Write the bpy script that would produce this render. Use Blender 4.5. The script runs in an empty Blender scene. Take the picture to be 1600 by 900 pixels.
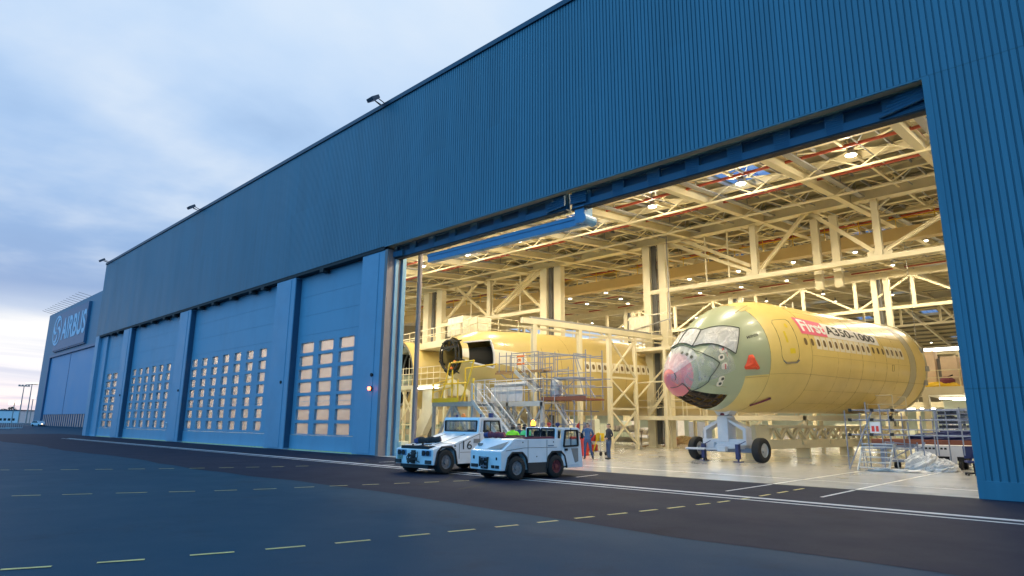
import bpy, bmesh, math, random
from mathutils import Vector, Matrix
random.seed(11)
sc = bpy.context.scene
COL = sc.collection
R_ = math.radians

# ------------------------------------------------------------------ camera model (solved from the facade lines)
H_, FPX, YAW, PITCH, ROLL, DIST = 1.72, 995.926, -.7684, .2102, .0086, 11.6175 * 1.72
def _basis():
    cy, sy = math.cos(YAW), math.sin(YAW); cp, sp = math.cos(PITCH), math.sin(PITCH); cr, sr = math.cos(ROLL), math.sin(ROLL)
    F = Vector((sy*cp, cy*cp, sp)); r = Vector((cy, -sy, 0)); u = r.cross(F)
    return F, cr*r + sr*u, -sr*r + cr*u
FW, RT, UP = _basis()
CAM = Vector((0, -DIST, H_))
def ray(px, py): return FW + (px-800)/FPX*RT - (py-450)/FPX*UP
def on(px, py, ax, v):
    d = ray(px, py); return CAM + d*((v-CAM[ax])/d[ax])
def gr(px, py): return on(px, py, 2, 0)
def fa(px, py, y=0): return on(px, py, 1, y)
def atd(px, py, d): return CAM + ray(px, py)*d

# ------------------------------------------------------------------ materials
MATS = {}
def nt(name):
    m = bpy.data.materials.new(name); m.use_nodes = True
    n = m.node_tree.nodes; l = m.node_tree.links
    return m, n, l, n['Principled BSDF']
def mat(name, c, rough=.5, metal=0, var=.12, scale=3., dirt=0, dscale=.4, bump=0, bscale=40., emit=None, es=0, coat=0, spec=.5, rvar=.1, stretch=None):
    if name in MATS: return MATS[name]
    m, n, l, b = nt(name)
    tc = n.new('ShaderNodeTexCoord'); src = tc.outputs['Object']
    if stretch:
        mp = n.new('ShaderNodeMapping'); mp.inputs['Scale'].default_value = stretch; l.new(src, mp.inputs['Vector']); src = mp.outputs['Vector']
    n1 = n.new('ShaderNodeTexNoise'); n1.inputs['Scale'].default_value = scale; n1.inputs['Detail'].default_value = 6
    l.new(src, n1.inputs['Vector'])
    mx = n.new('ShaderNodeMix'); mx.data_type = 'RGBA'
    mx.inputs[6].default_value = (*[v*(1-var) for v in c], 1); mx.inputs[7].default_value = (*[min(1, v*(1+var)) for v in c], 1)
    l.new(n1.outputs['Fac'], mx.inputs[0]); out = mx.outputs[2]
    if dirt:
        n2 = n.new('ShaderNodeTexNoise'); n2.inputs['Scale'].default_value = dscale; n2.inputs['Detail'].default_value = 8; n2.inputs['Roughness'].default_value = .65
        l.new(src, n2.inputs['Vector'])
        cr = n.new('ShaderNodeValToRGB'); cr.color_ramp.elements[0].position = .45; cr.color_ramp.elements[1].position = .72
        l.new(n2.outputs['Fac'], cr.inputs[0])
        mu = n.new('ShaderNodeMath'); mu.operation = 'MULTIPLY'; mu.inputs[1].default_value = dirt; l.new(cr.outputs[0], mu.inputs[0])
        m2 = n.new('ShaderNodeMix'); m2.data_type = 'RGBA'; m2.inputs[7].default_value = (*[v*.45 for v in c], 1)
        l.new(mu.outputs[0], m2.inputs[0]); l.new(out, m2.inputs[6]); out = m2.outputs[2]
    l.new(out, b.inputs['Base Color'])
    mr = n.new('ShaderNodeMapRange'); mr.inputs[3].default_value = max(.02, rough-rvar); mr.inputs[4].default_value = min(1, rough+rvar)
    l.new(n1.outputs['Fac'], mr.inputs[0]); l.new(mr.outputs[0], b.inputs['Roughness'])
    b.inputs['Metallic'].default_value = metal; b.inputs['Specular IOR Level'].default_value = spec
    if coat: b.inputs['Coat Weight'].default_value = coat; b.inputs['Coat Roughness'].default_value = .15
    if bump:
        n3 = n.new('ShaderNodeTexNoise'); n3.inputs['Scale'].default_value = bscale; n3.inputs['Detail'].default_value = 5; l.new(src, n3.inputs['Vector'])
        bp = n.new('ShaderNodeBump'); bp.inputs['Strength'].default_value = bump; bp.inputs['Distance'].default_value = .02
        l.new(n3.outputs['Fac'], bp.inputs['Height']); l.new(bp.outputs[0], b.inputs['Normal'])
    if emit: b.inputs['Emission Color'].default_value = (*emit, 1); b.inputs['Emission Strength'].default_value = es
    MATS[name] = m; return m
def film_mat(name, c, alpha, bump=.35):
    m, n, l, b = nt(name)
    tc = n.new('ShaderNodeTexCoord')
    w = n.new('ShaderNodeTexNoise'); w.inputs['Scale'].default_value = 2.2; w.inputs['Detail'].default_value = 5; w.inputs['Distortion'].default_value = .5
    mp = n.new('ShaderNodeMapping'); mp.inputs['Scale'].default_value = (2.6, .5, 1.0); mp.inputs['Rotation'].default_value = (.5, .2, .1); l.new(tc.outputs['Object'], mp.inputs['Vector']); l.new(mp.outputs[0], w.inputs['Vector'])
    bp = n.new('ShaderNodeBump'); bp.inputs['Strength'].default_value = bump; bp.inputs['Distance'].default_value = .25
    l.new(w.outputs['Fac'], bp.inputs['Height']); l.new(bp.outputs[0], b.inputs['Normal'])
    b.inputs['Base Color'].default_value = (*c, 1); b.inputs['Roughness'].default_value = .22
    mr = n.new('ShaderNodeMapRange'); mr.inputs[1].default_value = .35; mr.inputs[2].default_value = .68
    mr.inputs[3].default_value = alpha-.10; mr.inputs[4].default_value = min(1, alpha+.16)
    l.new(w.outputs['Fac'], mr.inputs[0]); l.new(mr.outputs[0], b.inputs['Alpha'])
    MATS[name] = m; return m
def glass_mat(name, tint, mixf, gl=.04):
    m, n, l, b = nt(name); n.remove(b)
    out = n['Material Output']
    tr = n.new('ShaderNodeBsdfTransparent'); tr.inputs[0].default_value = (*tint, 1)
    df = n.new('ShaderNodeBsdfTranslucent'); df.inputs[0].default_value = (.60, .59, .66, 1)
    g = n.new('ShaderNodeBsdfGlossy'); g.inputs['Roughness'].default_value = gl
    nz = n.new('ShaderNodeTexNoise'); nz.inputs['Scale'].default_value = 1.7
    mr = n.new('ShaderNodeMapRange'); mr.inputs[3].default_value = max(0, mixf-.12); mr.inputs[4].default_value = mixf+min(.12, mixf)
    l.new(nz.outputs['Fac'], mr.inputs[0])
    mr.inputs[3].default_value = max(0, mixf-min(.12, mixf*.5)); m1 = n.new('ShaderNodeMixShader'); l.new(mr.outputs[0], m1.inputs[0]); l.new(tr.outputs[0], m1.inputs[1]); l.new(df.outputs[0], m1.inputs[2])
    lw = n.new('ShaderNodeLayerWeight'); lw.inputs[0].default_value = .5; pw = n.new('ShaderNodeMath'); pw.operation = 'POWER'; l.new(lw.outputs['Facing'], pw.inputs[0]); pw.inputs[1].default_value = 5
    fr = n.new('ShaderNodeMath'); fr.operation = 'MULTIPLY_ADD'; l.new(pw.outputs[0], fr.inputs[0]); fr.inputs[1].default_value = .8; fr.inputs[2].default_value = .025
    m2 = n.new('ShaderNodeMixShader'); l.new(fr.outputs[0], m2.inputs[0]); l.new(m1.outputs[0], m2.inputs[1]); l.new(g.outputs[0], m2.inputs[2])
    l.new(m2.outputs[0], out.inputs[0]); MATS[name] = m; return m
GRAIN = {'apron asphalt': 1.7, 'dark asphalt': 1.5}
def ground_mat(name, c1, c2, rough, fine=60., seams=None, bump=.25, spec=.5):
    m, n, l, b = nt(name)
    tc = n.new('ShaderNodeTexCoord')
    def noise(s, d=8, r=.6):
        t = n.new('ShaderNodeTexNoise'); t.inputs['Scale'].default_value = s; t.inputs['Detail'].default_value = d; t.inputs['Roughness'].default_value = r
        l.new(tc.outputs['Object'], t.inputs['Vector']); return t.outputs['Fac']
    mx = n.new('ShaderNodeMix'); mx.data_type = 'RGBA'; mx.inputs[6].default_value = (*c1, 1); mx.inputs[7].default_value = (*c2, 1)
    ad = n.new('ShaderNodeMath'); ad.operation = 'MULTIPLY_ADD'; l.new(noise(.13), ad.inputs[0]); ad.inputs[1].default_value = .7
    a2 = n.new('ShaderNodeMath'); a2.operation = 'MULTIPLY_ADD'; l.new(noise(fine, 3), a2.inputs[0]); a2.inputs[1].default_value = GRAIN.get(name, .5); a2.inputs[2].default_value = .13-.5*GRAIN.get(name, .5)
    l.new(a2.outputs[0], ad.inputs[2]); l.new(ad.outputs[0], mx.inputs[0]); out = mx.outputs[2]
    # stains
    cr = n.new('ShaderNodeValToRGB'); cr.color_ramp.elements[0].position = .56; cr.color_ramp.elements[1].position = .75
    cr.color_ramp.elements[0].color = (1, 1, 1, 1); cr.color_ramp.elements[1].color = (.60, .60, .63, 1)
    l.new(noise(.55, 9, .68), cr.inputs[0])
    mm = n.new('ShaderNodeMix'); mm.data_type = 'RGBA'; mm.blend_type = 'MULTIPLY'; mm.inputs[0].default_value = 1
    l.new(out, mm.inputs[6]); l.new(cr.outputs[0], mm.inputs[7]); l.new(mm.outputs[2], b.inputs['Base Color'])
    mr = n.new('ShaderNodeMapRange'); mr.inputs[3].default_value = max(.07, rough-.12); mr.inputs[4].default_value = rough+.10
    l.new(noise(.8), mr.inputs[0]); l.new(mr.outputs[0], b.inputs['Roughness'])
    b.inputs['Specular IOR Level'].default_value = spec
    if bump:
        bp = n.new('ShaderNodeBump'); bp.inputs['Strength'].default_value = bump; bp.inputs['Distance'].default_value = .01
        l.new(noise(fine*1.6, 3), bp.inputs['Height']); l.new(bp.outputs[0], b.inputs['Normal'])
    MATS[name] = m; return m

clad = mat('blue cladding paint', (.050, .166, .228), .42, var=.07, scale=.6, dirt=.25, dscale=.25, stretch=(1, 1, .25))
def add_sheets(m, w=1.008, amt=.10):
    n = m.node_tree.nodes; l = m.node_tree.links; b = n['Principled BSDF']; src = b.inputs['Base Color'].links[0].from_socket
    tc = n.new('ShaderNodeTexCoord'); sp = n.new('ShaderNodeSeparateXYZ'); l.new(tc.outputs['Object'], sp.inputs[0])
    def mm(op, a, c): q = n.new('ShaderNodeMath'); q.operation = op; l.new(a, q.inputs[0]); q.inputs[1].default_value = c; return q.outputs[0]
    fx = mm('FLOOR', mm('DIVIDE', sp.outputs[0], w), 0); fz = mm('FLOOR', mm('DIVIDE', mm('SUBTRACT', sp.outputs[2], 11.5), 4.4), 0)
    cb = n.new('ShaderNodeCombineXYZ'); l.new(fx, cb.inputs[0]); l.new(fz, cb.inputs[1])
    wn = n.new('ShaderNodeTexWhiteNoise'); l.new(cb.outputs[0], wn.inputs[0])
    mp = n.new('ShaderNodeMapping'); mp.inputs['Scale'].default_value = (2.2, 1, .10); l.new(tc.outputs['Object'], mp.inputs[0])
    st = n.new('ShaderNodeTexNoise'); st.inputs['Scale'].default_value = 1.6; st.inputs['Detail'].default_value = 6; l.new(mp.outputs[0], st.inputs['Vector'])
    sm = n.new('ShaderNodeMath'); sm.operation = 'ADD'; l.new(mm('MULTIPLY', wn.outputs[0], amt), sm.inputs[0]); l.new(mm('MULTIPLY', st.outputs['Fac'], .34), sm.inputs[1])
    lap = mm('LESS_THAN', mm('PINGPONG', mm('SUBTRACT', sp.outputs[2], 11.5), 4.4), .02)
    tot = n.new('ShaderNodeMath'); tot.operation = 'SUBTRACT'; l.new(mm('ADD', sm.outputs[0], .80), tot.inputs[0]); l.new(mm('MULTIPLY', lap, .28), tot.inputs[1])
    vm = n.new('ShaderNodeVectorMath'); vm.operation = 'SCALE'; l.new(src, vm.inputs[0]); l.new(tot.outputs[0], vm.inputs['Scale']); l.new(vm.outputs[0], b.inputs['Base Color'])
add_sheets(clad)
doorp = mat('pale blue door paint', (.155, .315, .430), .5, var=.05, scale=.8, dirt=.22, dscale=.5, stretch=(1, 1, .4))
pillarp = mat('pillar paint', (.155, .315, .44), .45, var=.05, scale=.8, dirt=.2, dscale=.5)
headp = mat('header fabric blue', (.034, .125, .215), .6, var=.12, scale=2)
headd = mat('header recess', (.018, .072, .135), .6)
mullp = mat('mullion blue', (.09, .25, .42), .45)
dark = mat('black rubber', (.012, .012, .014), .7)
copem = mat('dark coping', (.02, .05, .085), .4, metal=.3)
jambm = mat('jamb lining', (.20, .17, .17), .6, var=.1)
apronm = ground_mat('apron asphalt', (.002, .033, .064), (.006, .055, .096), .74, 45, spec=.12)
darkas = ground_mat('dark asphalt', (.008, .013, .029), (.015, .021, .043), .78, 55, spec=.12)
floorm = ground_mat('hangar floor coating', (.58, .57, .55), (.68, .67, .65), .11, 9, bump=.015, spec=.7)
wline = mat('white road paint', (.55, .55, .56), .7, var=.3, scale=6, dirt=.5, dscale=3)
yline = mat('yellow road paint', (.55, .47, .18), .7, var=.3, scale=6, dirt=.6, dscale=4)
fline = mat('floor paint white', (.75, .72, .66), .35, var=.1)
cream = mat('cream steel paint', (.80, .71, .47), .5, var=.08, scale=1.2, dirt=.15)
cream2 = mat('pale cream paint', (.72, .655, .46), .5, var=.06, scale=1.2, dirt=.12)
cream3 = mat('ochre crane paint', (.56, .42, .19), .5, var=.08, scale=1.2)
deckm = mat('roof deck', (.25, .22, .13), .7, var=.2, scale=.7)
wallm = mat('hangar wall', (.40, .36, .26), .8, var=.15, scale=.5, dirt=.3)
wallg = mat('partition panels', (.55, .60, .50), .7, var=.2, scale=.9, dirt=.3)
redm = mat('red pipe paint', (.42, .075, .035), .5)
redb = mat('bright red paint', (.62, .05, .03), .45, var=.15)
steel = mat('galvanised steel', (.42, .43, .45), .45, metal=.5, var=.2, scale=5)
bsteel = mat('blue grey tube', (.26, .29, .37), .5, metal=.3, var=.2)
alu = mat('aluminium', (.62, .62, .62), .4, metal=.45, var=.12)
yel = mat('yellow guard paint', (.78, .52, .02), .45)
chrom = mat('yellow primer', (.78, .60, .20), .36, var=.12, scale=.9, dirt=.32, dscale=.45, coat=.2, rvar=.12, bump=.05, bscale=1.3)
chrom2 = mat('yellow primer bright', (.60, .465, .175), .33, var=.08, scale=.7, dirt=.1, coat=.25)
greenp = mat('green primer', (.34, .385, .245), .36, var=.07, scale=.8, dirt=.12, coat=.2)
greyst = mat('grey joint band', (.44, .40, .26), .45, var=.15)
radm = mat('pink radome', (.62, .17, .19), .35, var=.12, scale=1.2)
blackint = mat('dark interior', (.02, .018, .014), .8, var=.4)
tapem = mat('dark tape', (.05, .055, .04), .5)
white = mat('white vehicle paint', (.72, .74, .77), .35, var=.05, scale=2, dirt=.22, dscale=1.4, coat=.3)
whitep = mat('white painted steel', (.70, .69, .72), .42, var=.06, scale=2, dirt=.25, dscale=1.6)
tyre = mat('tyre rubber', (.014, .014, .015), .8, bump=.3, bscale=30)
hub = mat('wheel rim', (.30, .30, .32), .45, metal=.5, dirt=.6, dscale=5)
hubr = mat('maroon hub', (.20, .035, .04), .5)
gskirt = mat('dark skirt', (.035, .032, .032), .7)
greymud = mat('grey panel', (.22, .215, .21), .6, var=.2)
wglass = mat('dark window', (.20, .14, .07), .25)
wsurr = mat('masking white', (.80, .74, .58), .6)
doorseal = mat('door seal', (.15, .12, .06), .5)
pink = mat('pink banner', (.82, .16, .26), .5, var=.06)
paper = mat('white banner', (.84, .82, .80), .5, var=.05)
blackt = mat('black lettering', (.02, .02, .022), .5)
whitet = mat('white lettering', (.86, .85, .85), .5, var=.03)
signw = mat('sign lettering', (.46, .58, .70), .5, var=.03)
signp = mat('sign panel blue', (.036, .12, .22), .45)
fbuild = mat('far hangar cladding', (.055, .17, .25), .5, var=.05)
fdoor = mat('far hangar door', (.15, .29, .45), .5, var=.05, scale=.2)
wood = mat('plank wood', (.36, .22, .10), .7, var=.3, scale=8)
brownb = mat('red brown beam', (.23, .075, .04), .6, var=.2)
skin = mat('skin', (.52, .29, .20), .55, var=.06)
hairm = mat('dark hair', (.02, .014, .01), .6)
greyhair = mat('grey brown hair', (.07, .05, .04), .6)
bluew = mat('blue work cloth', (.045, .10, .21), .8, var=.2, scale=12)
navyw = mat('navy trouser cloth', (.035, .06, .14), .85, var=.2, scale=12)
jeans = mat('denim', (.05, .075, .13), .85, var=.25, scale=14)
jackd = mat('dark jacket cloth', (.035, .033, .04), .85, var=.25, scale=12)
hivis = mat('yellow green vest', (.30, .80, .03), .6, var=.1, emit=(.25, .8, .02), es=.12)
hivisg = mat('green vest', (.10, .62, .22), .6, var=.1, emit=(.08, .6, .2), es=.10)
shoe = mat('black shoe', (.015, .014, .013), .5)
orangep = mat('orange plastic', (.85, .22, .03), .4)
orangel = mat('lit orange lens', (.9, .35, .02), .3, emit=(1, .38, .03), es=5)
redl = mat('lit red lens', (.9, .1, .05), .3, emit=(1, .12, .05), es=12)
tube = mat('fluorescent tube', (.9, .9, .9), .4, emit=(1, .97, .86), es=7)
bulb = mat('lamp lens', (.95, .92, .85), .4, emit=(1, .93, .76), es=9)
farl = mat('lit lamp head', (.9, .8, .6), .4, emit=(1, .75, .45), es=5)
sheet = mat('crumpled plastic sheet', (.88, .86, .84), .4, var=.04, scale=3, bump=.5, bscale=6)
film = film_mat('clear plastic film', (.80, .77, .76), .22, .5)
film3 = film_mat('white plastic film', (.80, .78, .77), .46, .6)
film2 = film_mat('milky plastic film', (.66, .655, .64), .84, .6)
netm = film_mat('pale netting', (.82, .78, .62), .55, .05)
greent = mat('green cabinet', (.30, .36, .28), .6, var=.2)
greyc = mat('grey machine', (.28, .28, .27), .55, var=.25, scale=3)
bluetarp = mat('dark blue cloth', (.03, .04, .13), .7, var=.3)
maroon = mat('maroon cloth', (.16, .03, .05), .75, var=.3)
orow = mat('lit glazed strip', (.34, .27, .25), .5, var=.5, scale=.6, emit=(.8, .5, .32), es=.10)
brush = mat('tree leaves', (.03, .045, .03), .8, var=.4)
bark = mat('bark', (.05, .04, .03), .9)
pane = glass_mat('door window pane', (.66, .66, .74), .60)
cglass = glass_mat('cab glass', (.8, .84, .84), .05)
sglass = glass_mat('skylight pane', (.40, .58, .85), .03)

# ------------------------------------------------------------------ mesh builder
class MB:
    def __init__(s, each=False): s.v = []; s.f = []; s.m = []; s.mi = 0; s.each = each; s.p = []; s.n = 0; s.hold = False
    def add(s, vs, fs):
        o = len(s.v); s.v += [tuple(v) for v in vs]
        s.f += [tuple(i+o for i in f) for f in fs]; s.m += [s.mi]*len(fs); s.p += [s.n]*len(fs)
        if s.each and not s.hold: s.n += 1
        return s
    def group(s, on):
        s.hold = on
        if not on: s.n += 1
        return s
    def box(s, x0, x1, y0, y1, z0, z1, M=None):
        vs = [Vector((x, y, z)) for x in (x0, x1) for y in (y0, y1) for z in (z0, z1)]
        if M: vs = [M @ v for v in vs]
        return s.add(vs, [(0,1,3,2),(4,6,7,5),(0,4,5,1),(2,3,7,6),(0,2,6,4),(1,5,7,3)])
    def bar(s, p, q, w, h=None, up=(0,0,1)):
        h = h or w; p = Vector(p); q = Vector(q); d = (q-p)
        if d.length < 1e-6: return s
        d.normalize(); u = Vector(up)
        if abs(d.dot(u)) > .98: u = Vector((0,1,0))
        r = d.cross(u).normalized()*w/2; t = r.cross(d).normalized()*h/2
        vs = [a+b for a in (p, q) for b in (-r-t, r-t, r+t, -r+t)]
        return s.add(vs, [(3,2,1,0),(4,5,6,7),(0,1,5,4),(1,2,6,5),(2,3,7,6),(3,0,4,7)])
    def ibeam(s, p, q, w, h, t=.06):
        p = Vector(p); q = Vector(q); d = (q-p).normalized(); r = d.cross(Vector((0,0,1)) if abs(d.z) < .98 else Vector((0,1,0))).normalized(); u = r.cross(d); up0 = (0,0,1) if abs(d.z) < .98 else (0,1,0); h0 = s.hold; s.hold = True
        s.bar(p-u*(h/2-t/2), q-u*(h/2-t/2), w, t, up0); s.bar(p+u*(h/2-t/2), q+u*(h/2-t/2), w, t, up0); s.bar(p, q, t, h-2*t, up0)
        s.hold = h0
        if s.each and not h0: s.n += 1
        return s
    def tube(s, p, q, r, n=8, r2=None, caps=True):
        p = Vector(p); q = Vector(q); d = q-p
        if d.length < 1e-6: return s
        d.normalize(); r2 = r if r2 is None else r2
        a = d.orthogonal().normalized(); b = d.cross(a)
        vs = [c+(a*math.cos(2*math.pi*i/n)+b*math.sin(2*math.pi*i/n))*rr for c, rr in ((p, r), (q, r2)) for i in range(n)]
        fs = [(i, (i+1)%n, n+(i+1)%n, n+i) for i in range(n)]
        if caps: fs += [tuple(range(n-1, -1, -1)), tuple(range(n, 2*n))]
        return s.add(vs, fs)
    def path(s, pts, r, n=6):
        for a, b in zip(pts, pts[1:]): s.tube(a, b, r, n)
        return s
    def lathe(s, prof, c=(0,0,0), axis='z', n=20, caps=True):
        vs = []
        for r, h in prof:
            for i in range(n):
                a = 2*math.pi*i/n; x, y = r*math.cos(a), r*math.sin(a)
                vs.append(Vector(c)+(Vector((x, y, h)) if axis == 'z' else Vector((h, x, y)) if axis == 'x' else Vector((x, h, y))))
        k = len(prof)
        fs = [(j*n+i, j*n+(i+1)%n, (j+1)*n+(i+1)%n, (j+1)*n+i) for j in range(k-1) for i in range(n)]
        if caps: fs += [tuple(range(n-1, -1, -1)), tuple(range((k-1)*n, k*n))]
        return s.add(vs, fs)
    def prism(s, poly, a0, a1, axis='x'):
        mk = {'x': lambda u, w, a: (a, u, w), 'y': lambda u, w, a: (u, a, w), 'z': lambda u, w, a: (u, w, a)}[axis]
        n = len(poly); vs = [mk(u, w, a) for a in (a0, a1) for u, w in poly]
        return s.add(vs, [tuple(range(n)), tuple(range(2*n-1, n-1, -1))] + [(i, n+i, n+(i+1)%n, (i+1)%n) for i in range(n)])
    def quad(s, a, b, c, d): return s.add([a, b, c, d], [(0,1,2,3)])
    def grid(s, fn, us, vs_):
        pts = [fn(u, v) for u in us for v in vs_]; n = len(vs_)
        return s.add(pts, [(i*n+j, (i+1)*n+j, (i+1)*n+j+1, i*n+j+1) for i in range(len(us)-1) for j in range(n-1)])
    def build(s, name, m, parent=None, smooth=False, bevel=0, world=False, fixn=True):
        if s.each:
            first = None
            for k in sorted(set(s.p)):
                idx = [i for i, q in enumerate(s.p) if q == k]; used = sorted({v for i in idx for v in s.f[i]}); mp = {v: j for j, v in enumerate(used)}
                b = MB(); b.v = [s.v[v] for v in used]; b.f = [tuple(mp[v] for v in s.f[i]) for i in idx]; b.m = [s.m[i] for i in idx]
                o = b.build(name, m, parent, smooth, bevel, world, fixn); first = first or o
            return first
        me = bpy.data.meshes.new(name); vs = s.v
        if world and parent is not None:
            inv = parent_matrix(parent).inverted(); vs = [inv @ Vector(v) for v in vs]
        me.from_pydata([tuple(v) for v in vs], [], s.f)
        ms = m if isinstance(m, (list, tuple)) else [m]
        for x in ms: me.materials.append(x)
        if len(ms) > 1: me.polygons.foreach_set('material_index', s.m)
        if fixn or bevel:
            bm = bmesh.new(); bm.from_mesh(me)
            if bevel:
                bmesh.ops.remove_doubles(bm, verts=bm.verts, dist=1e-5)
                bmesh.ops.recalc_face_normals(bm, faces=bm.faces)
                es = [e for e in bm.edges if len(e.link_faces) == 2 and e.calc_face_angle(0) > .5]
                bmesh.ops.bevel(bm, geom=es, offset=bevel, segments=2, affect='EDGES', profile=.6, clamp_overlap=True)
            bmesh.ops.recalc_face_normals(bm, faces=bm.faces); bm.to_mesh(me); bm.free()
        if smooth:
            me.polygons.foreach_set('use_smooth', [True]*len(me.polygons)); me.set_sharp_from_angle(angle=R_(38))
        o = bpy.data.objects.new(name, me); COL.objects.link(o)
        if parent is not None: o.parent = parent
        return o
def parent_matrix(p):
    M = Matrix.LocRotScale(p.location, p.rotation_euler, p.scale)
    return parent_matrix(p.parent) @ M if p.parent else M
def tag(o, label, cat, group=None):
    o['label'] = label; o['category'] = cat
    if group: o['group'] = group
    return o
def thing(name, label, cat, loc=(0,0,0), rz=0, group=None, rx=0):
    o = bpy.data.objects.new(name, None); COL.objects.link(o); o.empty_display_size = .3
    o.location = loc; o.rotation_euler = (rx, 0, rz); return tag(o, label, cat, group)
def structure(o, kind='structure'): o['kind'] = kind; return o
def dup(root, loc, rz=None, label=None):
    r = root.copy(); COL.objects.link(r); r.location = loc
    if rz is not None: r.rotation_euler = (0, 0, rz)
    if label: r['label'] = label
    for ch in list(root.children):
        c = ch.copy(); COL.objects.link(c); c.parent = r
        for g in list(ch.children):
            d = g.copy(); COL.objects.link(d); d.parent = c
    return r
def text_mesh(txt, size, bold=.0, spacing=1., extrude=0, shear=0):
    cu = bpy.data.curves.new('t', 'FONT'); cu.body = txt; cu.size = size; cu.offset = bold; cu.space_character = spacing; cu.extrude = extrude; cu.shear = shear
    cu.align_x = 'LEFT'; o = bpy.data.objects.new('t', cu); COL.objects.link(o)
    dg = bpy.context.evaluated_depsgraph_get(); me = bpy.data.meshes.new_from_object(o.evaluated_get(dg))
    bpy.data.objects.remove(o); return me
def text_part(name, txt, m, parent, fn, w, h, bold=.02, sub=0, spacing=1., extrude=0):
    """lettering scaled to w x h, each vertex sent through fn(u,v,d)"""
    me = text_mesh(txt, 1., bold, spacing, extrude)
    xs = [v.co.x for v in me.vertices]; ys = [v.co.y for v in me.vertices]
    x0, x1, y0, y1 = min(xs), max(xs), min(ys), max(ys)
    if sub:
        bm = bmesh.new(); bm.from_mesh(me)
        for _ in range(sub):
            es = [e for e in bm.edges if e.calc_length() > .12]
            bmesh.ops.subdivide_edges(bm, edges=es, cuts=1)
            bmesh.ops.triangulate(bm, faces=[f for f in bm.faces if len(f.verts) > 4])
        bm.to_mesh(me); bm.free()
    for v in me.vertices: v.co = Vector(fn((v.co.x-x0)/(x1-x0)*w, (v.co.y-y0)/(y1-y0)*h, v.co.z))
    me.materials.clear(); me.materials.append(m)
    o = bpy.data.objects.new(name, me); COL.objects.link(o)
    if parent is not None: o.parent = parent
    return o
def railing(mb, pts, h=1.1, step=1.3, r=.025, rails=(1., .55), n=5):
    for a, b in zip(pts, pts[1:]):
        a = Vector(a); b = Vector(b); L = (b-a).length; k = max(1, round(L/step))
        for i in range(k+1):
            p = a.lerp(b, i/k); mb.tube(p, p+Vector((0,0,h)), r, n)
        for q in rails: mb.tube(a+Vector((0,0,h*q)), b+Vector((0,0,h*q)), r, n)
    return mb
def stair(mb, top, bot, wdir, w, n=9, rail=1.0, t=.05):
    top = Vector(top); bot = Vector(bot); wd = Vector(wdir).normalized()*w
    for o in (Vector((0,0,0)), wd): mb.bar(top+o, bot+o, .05, .22)
    for i in range(n):
        p = top.lerp(bot, (i+.5)/n); mb.bar(p, p+wd, .22, .04)
    if rail:
        for o in (Vector((0,0,0)), wd):
            mb.tube(top+o+Vector((0,0,rail)), bot+o+Vector((0,0,rail)), .028, 5)
            mb.tube(top+o+Vector((0,0,rail*.5)), bot+o+Vector((0,0,rail*.5)), .02, 5)
            for k in (0, .5, 1): p = top.lerp(bot, k)+o; mb.tube(p, p+Vector((0,0,rail)), .028, 5)
    return mb
def holed(mb, xs, zs, X0, X1, Z0, Z1, y, depth):
    """wall sheet in the XZ plane facing -Y with a grid of rectangular openings and their reveals"""
    ex = [X0]+[e for p in xs for e in p]+[X1]; ez = [Z0]+[e for p in zs for e in p]+[Z1]
    for i in range(len(ex)-1):
        for j in range(len(ez)-1):
            a, b, c, d = ex[i], ex[i+1], ez[j], ez[j+1]
            if i % 2 and j % 2:
                mb.quad((a,y,c),(a,y+depth,c),(a,y+depth,d),(a,y,d)); mb.quad((b,y,c),(b,y,d),(b,y+depth,d),(b,y+depth,c))
                mb.quad((a,y,c),(b,y,c),(b,y+depth,c),(a,y+depth,c)); mb.quad((a,y,d),(a,y+depth,d),(b,y+depth,d),(b,y,d))
            else: mb.quad((a,y,c),(b,y,c),(b,y,d),(a,y,d))
    return mb
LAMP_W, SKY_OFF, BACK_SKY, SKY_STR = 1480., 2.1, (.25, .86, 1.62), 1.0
# ================================================================== GROUND
def sheet_obj(name, m, x0, x1, y0, y1, z, kind='structure'):
    o = MB().quad((x0,y0,z),(x1,y0,z),(x1,y1,z),(x0,y1,z)).build(name, m); return structure(o, kind)
sheet_obj('apron', apronm, -1500, 900, -500, 1500, 0)
# newer asphalt along the hangar, uneven front edge
mb = MB(); edge = []
for i in range(61):
    x = -100 + i*2.2; edge.append((x, -10.3 + .22*math.sin(x*.31) + .1*math.sin(x*1.3)))
for (xa, ya), (xb, yb) in zip(edge, edge[1:]): mb.quad((xa,ya,.004),(xb,yb,.004),(xb,.3,.004),(xa,.3,.004))
structure(mb.build('asphalt_strip', darkas))
sheet_obj('hangar_floor', floorm, -88, 14, 0.02, 215, .010)
def frange_(a, b, n): return [a+(b-a)*i/n for i in range(n+1)]
mk = MB()
def stripe(mb, a, b, w, z=.008):
    a = Vector((a[0], a[1], z)); b = Vector((b[0], b[1], z)); d = (b-a).normalized(); n = Vector((-d.y, d.x, 0))*w/2
    return mb.quad(a-n, b-n, b+n, a+n)
stripe(mk, (-75,-4.12), (20,-4.12), .26); stripe(mk, (-75,-4.66), (20,-4.66), .13)
stripe(mk, (-8.25,-3.1), (-8.25,-.1), .09); stripe(mk, (-5.95,-2.7), (-5.95,-.1), .09)
a, b = gr(900,746), gr(934,742); stripe(mk, a, b, .09)
stripe(mk, gr(592,722.5), gr(622,721), .1); stripe(mk, gr(598,727), gr(616,726), .1)
structure(mk.build('road_marking', wline))
mk = MB()
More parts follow.
